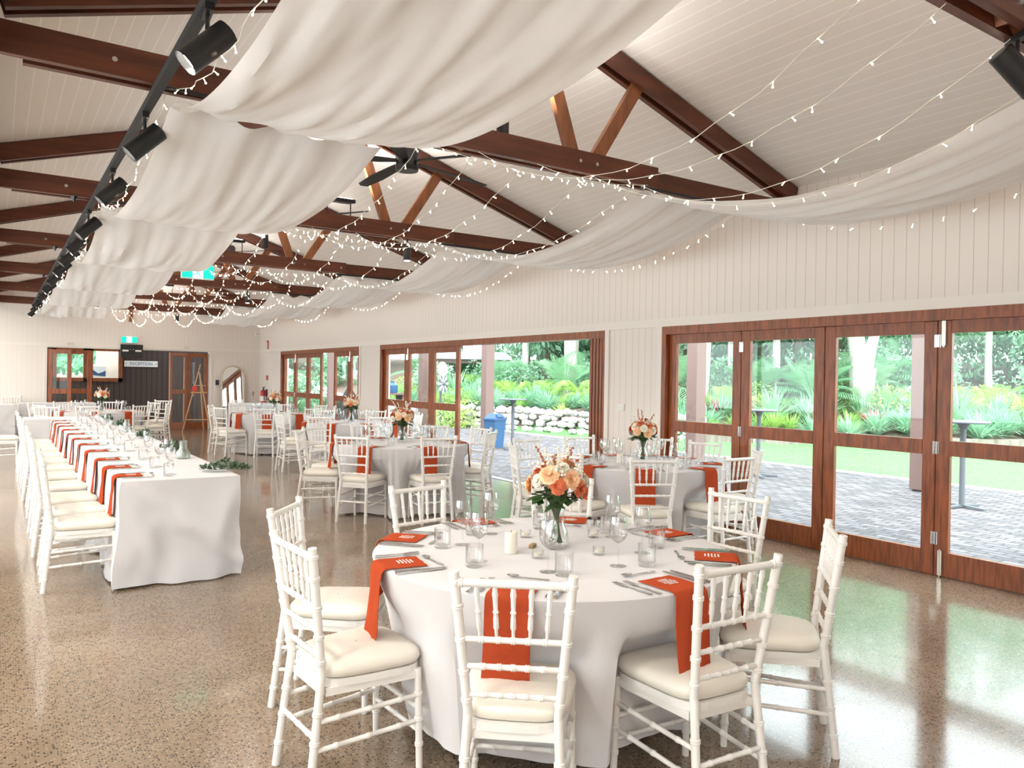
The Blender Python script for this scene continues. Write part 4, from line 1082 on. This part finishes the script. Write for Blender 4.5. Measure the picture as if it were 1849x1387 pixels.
# covered gear outside the far bay
cv = thing('covered_equipment', 'black cloth covered equipment outside the far door bay', 'covered equipment', (8.4, 20.9, 0))
m = MB(); P = []
for z, q in ((0, 1), (.3, .85), (.65, .6), (.95, .35), (1.15, .12)): P.append([(q*.55*math.cos(2*PI*k/14)*(1+.1*math.sin(k*5)), q*.55*math.sin(2*PI*k/14)*(1+.1*math.cos(k*3)), z) for k in range(14)])
m.grid(P, True); m.build('cover', 'blackm', cv)
wt = thing('outdoor_stand', 'timber side stand with blue container outside the far door bay', 'stand', (8.8, 18.9, 0))
MB().box(0, 0, 1.05, .6, .5, .05).build('top', 'post', wt)
for sx in (-.25, .25): MB().box(sx, 0, .52, .06, .4, 1.03).build('leg', 'post', wt)
ct = thing('water_container', 'pale blue water container on the outdoor stand', 'container', (8.8, 18.85, 1.08)); MB().lathe([(0, 0), (.13, 0), (.14, .03), (.14, .2), (.06, .25), (.05, .28), (0, .28)], 16).build('body', 'blue', ct, True); MB().lathe([(.055, .28), (.055, .31), (0, .31)], 12).build('cap', 'dblue', ct)

# plants
def p_strap(h, n, mat, w=.022, label='', name='strappy_clump', spread=1.0):
    r = thing(name, '', 'plant'); m = MB()
    for k in range(n):
        a = R.uniform(0, 2*PI); e = R.uniform(.15, 1.0)*spread; L = h*R.uniform(.7, 1.15); d = Vector((math.cos(a), math.sin(a), 0)); t = Vector((-d.y, d.x, 0))
        pts = []
        for i in range(5):
            u = i/4; hz = L*(math.sin(e)*u+.35*u*u*e); z = L*(math.cos(e)*u-.28*u*u*u*e*1.4); ww = w*(1-u**2)+.002
            c = d*(hz+.03)+Vector((0, 0, z)); pts.append((c-t*ww, c+t*ww))
        for p, q in zip(pts, pts[1:]): m.quad(p[0], p[1], q[1], q[0])
    m.build('foliage', mat, r); return r
def p_palm(h, nf, L, mat, trunk='bark', tr=.09, nl=18, name='palm'):
    r = thing(name, '', 'palm' if name == 'palm' else 'plant')
    if h > .3: m = MB(); m.tube([(0, 0, -.2), (.02, .02, h*.5), (0, 0, h)], [tr*1.2, tr, tr*.85], 10); m.build('trunk', trunk, r, True)
    m = MB()
    for k in range(nf):
        a = 2*PI*k/nf+R.uniform(-.2, .2); e = R.uniform(.15, 1.25); d = Vector((math.cos(a), math.sin(a), 0)); t = Vector((-d.y, d.x, 0)); l = L*R.uniform(.8, 1.1)
        f = lambda u: Vector((0, 0, h))+d*(l*(math.sin(e)*u*.9+.15*u))+Vector((0, 0, l*(math.cos(e)*u-.65*u*u*(.4+e*.6))))
        m.tube([f(i/6) for i in range(7)], .008, 3, cap=False)
        for i in range(nl):
            u = .15+.85*i/nl; c = f(u); ax = (f(min(1, u+.05))-f(u-.05)).normalized(); ll = l*.30*math.sin(PI*min(.97, .12+u*.85))
            for s_ in (-1, 1):
                dd = (t*s_+ax*.55+Vector((0, 0, -.25))).normalized(); w_ = l*.0085
                m.quad(c-ax*w_, c+dd*ll*.5+ax*w_, c+dd*ll, c+dd*ll*.5-ax*w_*1.2)
    m.build('fronds', mat, r); return r
def p_shrub(rx, rz_, n, leaf, mat, name='shrub', z0=0, trunk=None, tz=0, tr=.1, clumps=14):
    r = thing(name, '', 'tree' if trunk else 'shrub'); m = MB()
    cs = []
    for k in range(clumps):
        a = R.uniform(0, 2*PI); q = math.sqrt(R.random())*.75; cs.append((Vector((rx*q*math.cos(a), rx*q*math.sin(a), z0+rz_*(.25+.65*R.random()))), R.uniform(.3, .5)))
    for k in range(n):
        c, s_ = cs[k % clumps]; v = Vector((R.gauss(0, 1), R.gauss(0, 1), R.gauss(0, 1))).normalized()
        p = c+Vector((v.x*rx*s_, v.y*rx*s_, v.z*rz_*s_*.7)); d = (v+Vector((R.uniform(-.7, .7), R.uniform(-.7, .7), R.uniform(-.9, .3)))).normalized(); t = d.cross(Vector((R.random(), R.random(), R.random()))).normalized(); L = leaf*R.uniform(.6, 1.3)
        if p.z < .02: p.z = .02+R.random()*.1
        m.quad(p, p+d*L*.5+t*L*.24, p+d*L, p+d*L*.5-t*L*.24)
    m.build('foliage', mat, r)
    m = MB()
    if trunk:
        m.tube([(0, 0, -.3), (.05, 0, tz*.5), (0, .05, tz)], [tr*1.3, tr, tr*.8], 10)
    for c, s_ in cs: m.tube([(0, 0, tz if trunk else 0), Vector((0, 0, tz)).lerp(c, .5)+Vector((0, 0, .1)), c], [tr*.45, tr*.3, tr*.1], 5)
    m.build('trunk' if trunk else 'stems', trunk or 'bark_d', r, True); return r
R.seed(99)
PR = dict(strapA=p_strap(.75, 150, 'lf_strap'), strapB=p_strap(.55, 90, 'lf_lime', .018, spread=.8), fern=p_palm(.15, 16, .9, 'lf_lime', name='fern', nl=16), palmA=p_palm(2.4, 18, 2.0, 'lf_palm', nl=22), palmB=p_palm(.5, 18, 1.6, 'lf_palm', 'bark_d', nl=20, name='cycad'),
    agave=p_strap(1.1, 60, 'lf_palm', .05, name='grass_tree', spread=.85), red=p_strap(.6, 22, 'lf_red', .05, name='bromeliad', spread=.7), shrubA=p_shrub(.8, 1.1, 1500, .13, 'lf_tree'), shrubB=p_shrub(.75, .7, 1500, .09, 'lf_lime'), shrubD=p_shrub(.9, 1.2, 1400, .12, 'lf_dark'),
    treeA=p_shrub(2.2, 3.6, 5200, .24, 'lf_dark', 'leafy_tree', .9, 'bark_d', 2.4, .13, 24), treeB=p_shrub(2.4, 4.6, 6500, .26, 'lf_tree', 'leafy_tree', .3, 'bark', 2.6, .12, 26))
PL = {'strapA': 'grey green strappy grass clump', 'strapB': 'lime green grass clump', 'fern': 'bright green arching fern', 'palmA': 'slender palm with feathery crown', 'palmB': 'low cycad with arching fronds', 'agave': 'tall spiky grass tree', 'red': 'dark red bromeliad', 'shrubA': 'mid green leafy shrub', 'shrubB': 'lime green rounded shrub', 'shrubD': 'dark green leafy shrub', 'treeA': 'leafy garden tree', 'treeB': 'tall dense screening tree'}
def zone(x, y):
    a = x/(y+.01)
    return 'behind the far door bay' if a < .42 else ('seen through the open doorway' if a < .86 else ('seen through the first glass panel' if a < 1.12 else ('seen through the second glass panel' if a < 1.38 else ('seen through the third glass panel' if a < 2.0 else 'seen through the right glass panel'))))
def plant(kind, x, y, sc=1, extra=''):
    place(PR[kind], (x, y, max(-.02, gh(x, y))-.03), R.uniform(0, 6.28), '%s in garden bed, %s%s' % (PL[kind], zone(x, y), extra), PL[kind]+'s '+zone(x, y), sc)
def curvept(s):
    acc = 0
    for a, b in zip(CV, CV[1:]):
        L = math.dist(a, b)
        if s <= acc+L: t = (s-acc)/L; nx_, ny_ = -(b[1]-a[1])/L, (b[0]-a[0])/L; return a[0]+(b[0]-a[0])*t, a[1]+(b[1]-a[1])*t, nx_, ny_
        acc += L
    return b[0], b[1], nx_, ny_
for d0, step, kinds, scs in ((.9, .8, ['strapA', 'strapA', 'strapA', 'strapB'], (.8, 1.1)), (2.1, .9, ['strapA', 'fern', 'strapA', 'agave'], (.9, 1.2)), (3.5, 1.2, ['strapA', 'palmB', 'fern', 'shrubA'], (1.0, 1.3)), (8.2, 2.3, ['treeB', 'palmA', 'treeB', 'shrubA'], (.75, .95)), (.55, .85, ['shrubB', 'strapA', 'strapA', 'shrubB', 'strapB'], (.8, 1.15)), (1.5, 1.1, ['strapA', 'strapA', 'agave', 'strapB', 'shrubA'], (.8, 1.2)), (2.7, 1.3, ['fern', 'strapB', 'shrubB', 'palmB', 'fern'], (.9, 1.3)), (4.2, 1.7, ['fern', 'shrubA', 'palmB', 'shrubD', 'palmA'], (1.0, 1.4)),
    (6.5, 2.3, ['palmA', 'shrubA', 'treeA', 'palmB', 'shrubD'], (.9, 1.3)), (10, 4.2, ['treeA', 'palmA', 'treeB'], (.9, 1.1)), (14.5, 4.8, ['treeB', 'treeA', 'treeB'], (1.1, 1.3))):
    s_ = 3 if d0 < 9 else 0
    i = 0
    while s_ < 44:
        x, y, nx_, ny_ = curvept(s_); dd = d0+R.uniform(-.3, .3)
        px, py = x+nx_*dd, y+ny_*dd
        if dist_behind(px, py) < .3: px, py = x-nx_*dd, y-ny_*dd
        kd = kinds[(i*7+int(s_)) % len(kinds)]
        if d0 < 1 and px > 14.8 and kd == 'shrubB': kd = 'strapA'
        plant(kd, px, py, R.uniform(*scs))
        s_ += step*R.uniform(.8, 1.2); i += 1
for x, y in ((17.3, 13.7), (17.9, 12.2), (19.3, 11.6), (16.6, 14.6)): plant('red', x, y, 1.2)
for i in range(8): plant('treeB' if i % 2 else 'treeA', 21+i*2.9+R.uniform(-.5, .5), 37-i*4.2, 1.6)
for i, (x, y) in enumerate(((6.6, 31.5), (8.3, 32.2), (10.0, 31.4), (7.5, 33.6), (9.2, 34.0), (11.0, 33.2), (12.6, 33.6))): plant(('shrubA', 'shrubB', 'shrubD')[i % 3], x, y, 1.5)
for i, (x, y) in enumerate(((6.0, 38.5), (10.2, 38), (14.5, 38.5), (18.2, 41), (1.6, 31.5), (4.0, 36))): plant('treeB' if i % 2 else 'treeA', x, y, 1.35)
# landmark trees
def bigtree(x, y, label, r0, h, fork):
    t = thing('paperbark_tree', label, 'tree', (x, y, gh(x, y)-.1)); m = MB()
    m.tube([(0, 0, -.2), (0, 0, .5), (.02, 0, fork)], [r0*1.15, r0*.95, r0*1.2], 14)
    for dx, dy in ((-.9, .2), (.15, .4), (1.0, -.2)): m.tube([(dx*r0*.35, 0, fork-.35), (dx*.35, dy*.3, fork+.7), (dx*1.0, dy, h)], [r0*.62, r0*.5, r0*.3], 10)
    m.build('trunk', 'bark', t, True)
    m = MB()
    for k in range(3600):
        v = Vector((max(-1.8, min(1.8, R.gauss(0, 1))), max(-1.8, min(1.8, R.gauss(0, 1))), max(-1, min(1, R.gauss(0, .55))))); p = Vector((v.x*1.5, v.y*1.5, h+.8+v.z*1.3)); d = Vector((R.uniform(-1, 1), R.uniform(-1, 1), R.uniform(-1, .2))).normalized(); tt = d.cross(Vector((0, 0, 1))).normalized(); m.quad(p, p+d*.1+tt*.04, p+d*.2, p+d*.1-tt*.04)
    m.build('canopy', 'lf_tree', t)
bigtree(20.2, 12.5, 'large white barked tree forking low beyond the third glass panel', .30, 3.9, 1.5)
bigtree(19.2, 16.2, 'slim pale trunk tree beyond the second glass panel', .17, 4.2, 2.6)
bigtree(16.2, 20.6, 'pale trunk tree rising behind the open doorway planting', .22, 4.3, 2.4)
bigtree(17.2, 15.6, 'pale trunk tree beyond the first glass panel', .16, 3.9, 2.2)

# ------------------------------------------------------------------ lights
w = bpy.data.worlds.new('sky'); S.world = w; w.use_nodes = True; nt = w.node_tree; nt.nodes.clear()
out_ = nt.nodes.new('ShaderNodeOutputWorld'); bg = nt.nodes.new('ShaderNodeBackground')
bg.inputs[0].default_value = (.86, .96, 1.0, 1); bg.inputs[1].default_value = 6.0
nt.links.new(bg.outputs[0], out_.inputs[0])
def light(kind, name, loc, energy, col=(1, .95, .88), rot=(0, 0, 0), **kw):
    l = bpy.data.lights.new(name, kind); l.energy = energy; l.color = col
    for k, v in kw.items(): setattr(l, k, v)
    o = bpy.data.objects.new(name, l); C.objects.link(o); o.location = loc; o.rotation_euler = rot; return o
light('SUN', 'sun', (-20, -20, 30), 3.6, (1, .97, .9), tuple(Vector((.38, .5, -.78)).to_track_quat('-Z', 'Y').to_euler()), angle=.35)
# floodlights on the trusses throw light at the ceiling
for k in range(7):
    light('AREA', 'flood_glow', (3.03, T[k], CH_T+.24), 42 if k != 1 else 25, (1, .97, .93), (PI, 0, 0), shape='RECTANGLE', size=.24, size_y=.15)
for y in SPY[::2]:
    light('SPOT', 'track_glow', (.62, y, 2.78), 60, (1, .9, .76), (0, math.radians(-40), 0), spot_size=1.5, spot_blend=.8, shadow_soft_size=.06)
# unseen fill panels added under the left aisle ceiling to brighten the hall
for i, y in enumerate((-1.5, 1.5, 4.5, 7.5, 10.5, 13.5, 16.5, 19.5)):
    t = thing('added_fill_panel', 'added square fill light panel under the left aisle ceiling, %s from the front' % longcount(i), 'fill light', (-1.2, y, ZE-.03), 0, 'added aisle fill panels')
    MB().box(0, 0, .015, .64, .64, .03).build('frame', 'white', t); MB().box(0, 0, -.002, .58, .58, .004).build('diffuser', 'lamp', t)
    light('AREA', 'fill_panel_glow', (-1.2, y, ZE-.045), 55, (1, .93, .83), (0, 0, 0), size=.6)
# lobby light behind the back doorway
for x in (1.2, 3.4): light('AREA', 'lobby_glow', (x, YB+3.5, 2.95), 40, (1, .95, .88), (0, 0, 0), size=.8)
light('AREA', 'annex_glow', (4.6, YB+1.3, 2.95), 25, (.8, .9, 1), (0, 0, 0), size=.6)

# ------------------------------------------------------------------ camera
F = 1391.394; cam = bpy.data.cameras.new('camera'); co = bpy.data.objects.new('camera', cam); C.objects.link(co)
Rm = Matrix(((.83058655, -.00900419, -.55681677), (-.55666097, .01522236, -.83060029), (.01595495, .99984359, .00763121)))
co.matrix_world = Matrix.Translation((0, 0, 1.52)) @ Rm.to_4x4()
cam.sensor_fit = 'HORIZONTAL'; cam.sensor_width = 36; cam.lens = F*36/1849; cam.clip_start = .05; cam.clip_end = 300
S.camera = co
S.view_settings.view_transform = 'Standard'; S.view_settings.look = 'None'; S.view_settings.gamma = 1; S.view_settings.use_curve_mapping = False
S.view_settings.exposure = 0.22
S.cycles.transparent_max_bounces = 32
S.cycles.max_bounces = 10; S.cycles.diffuse_bounces = 6
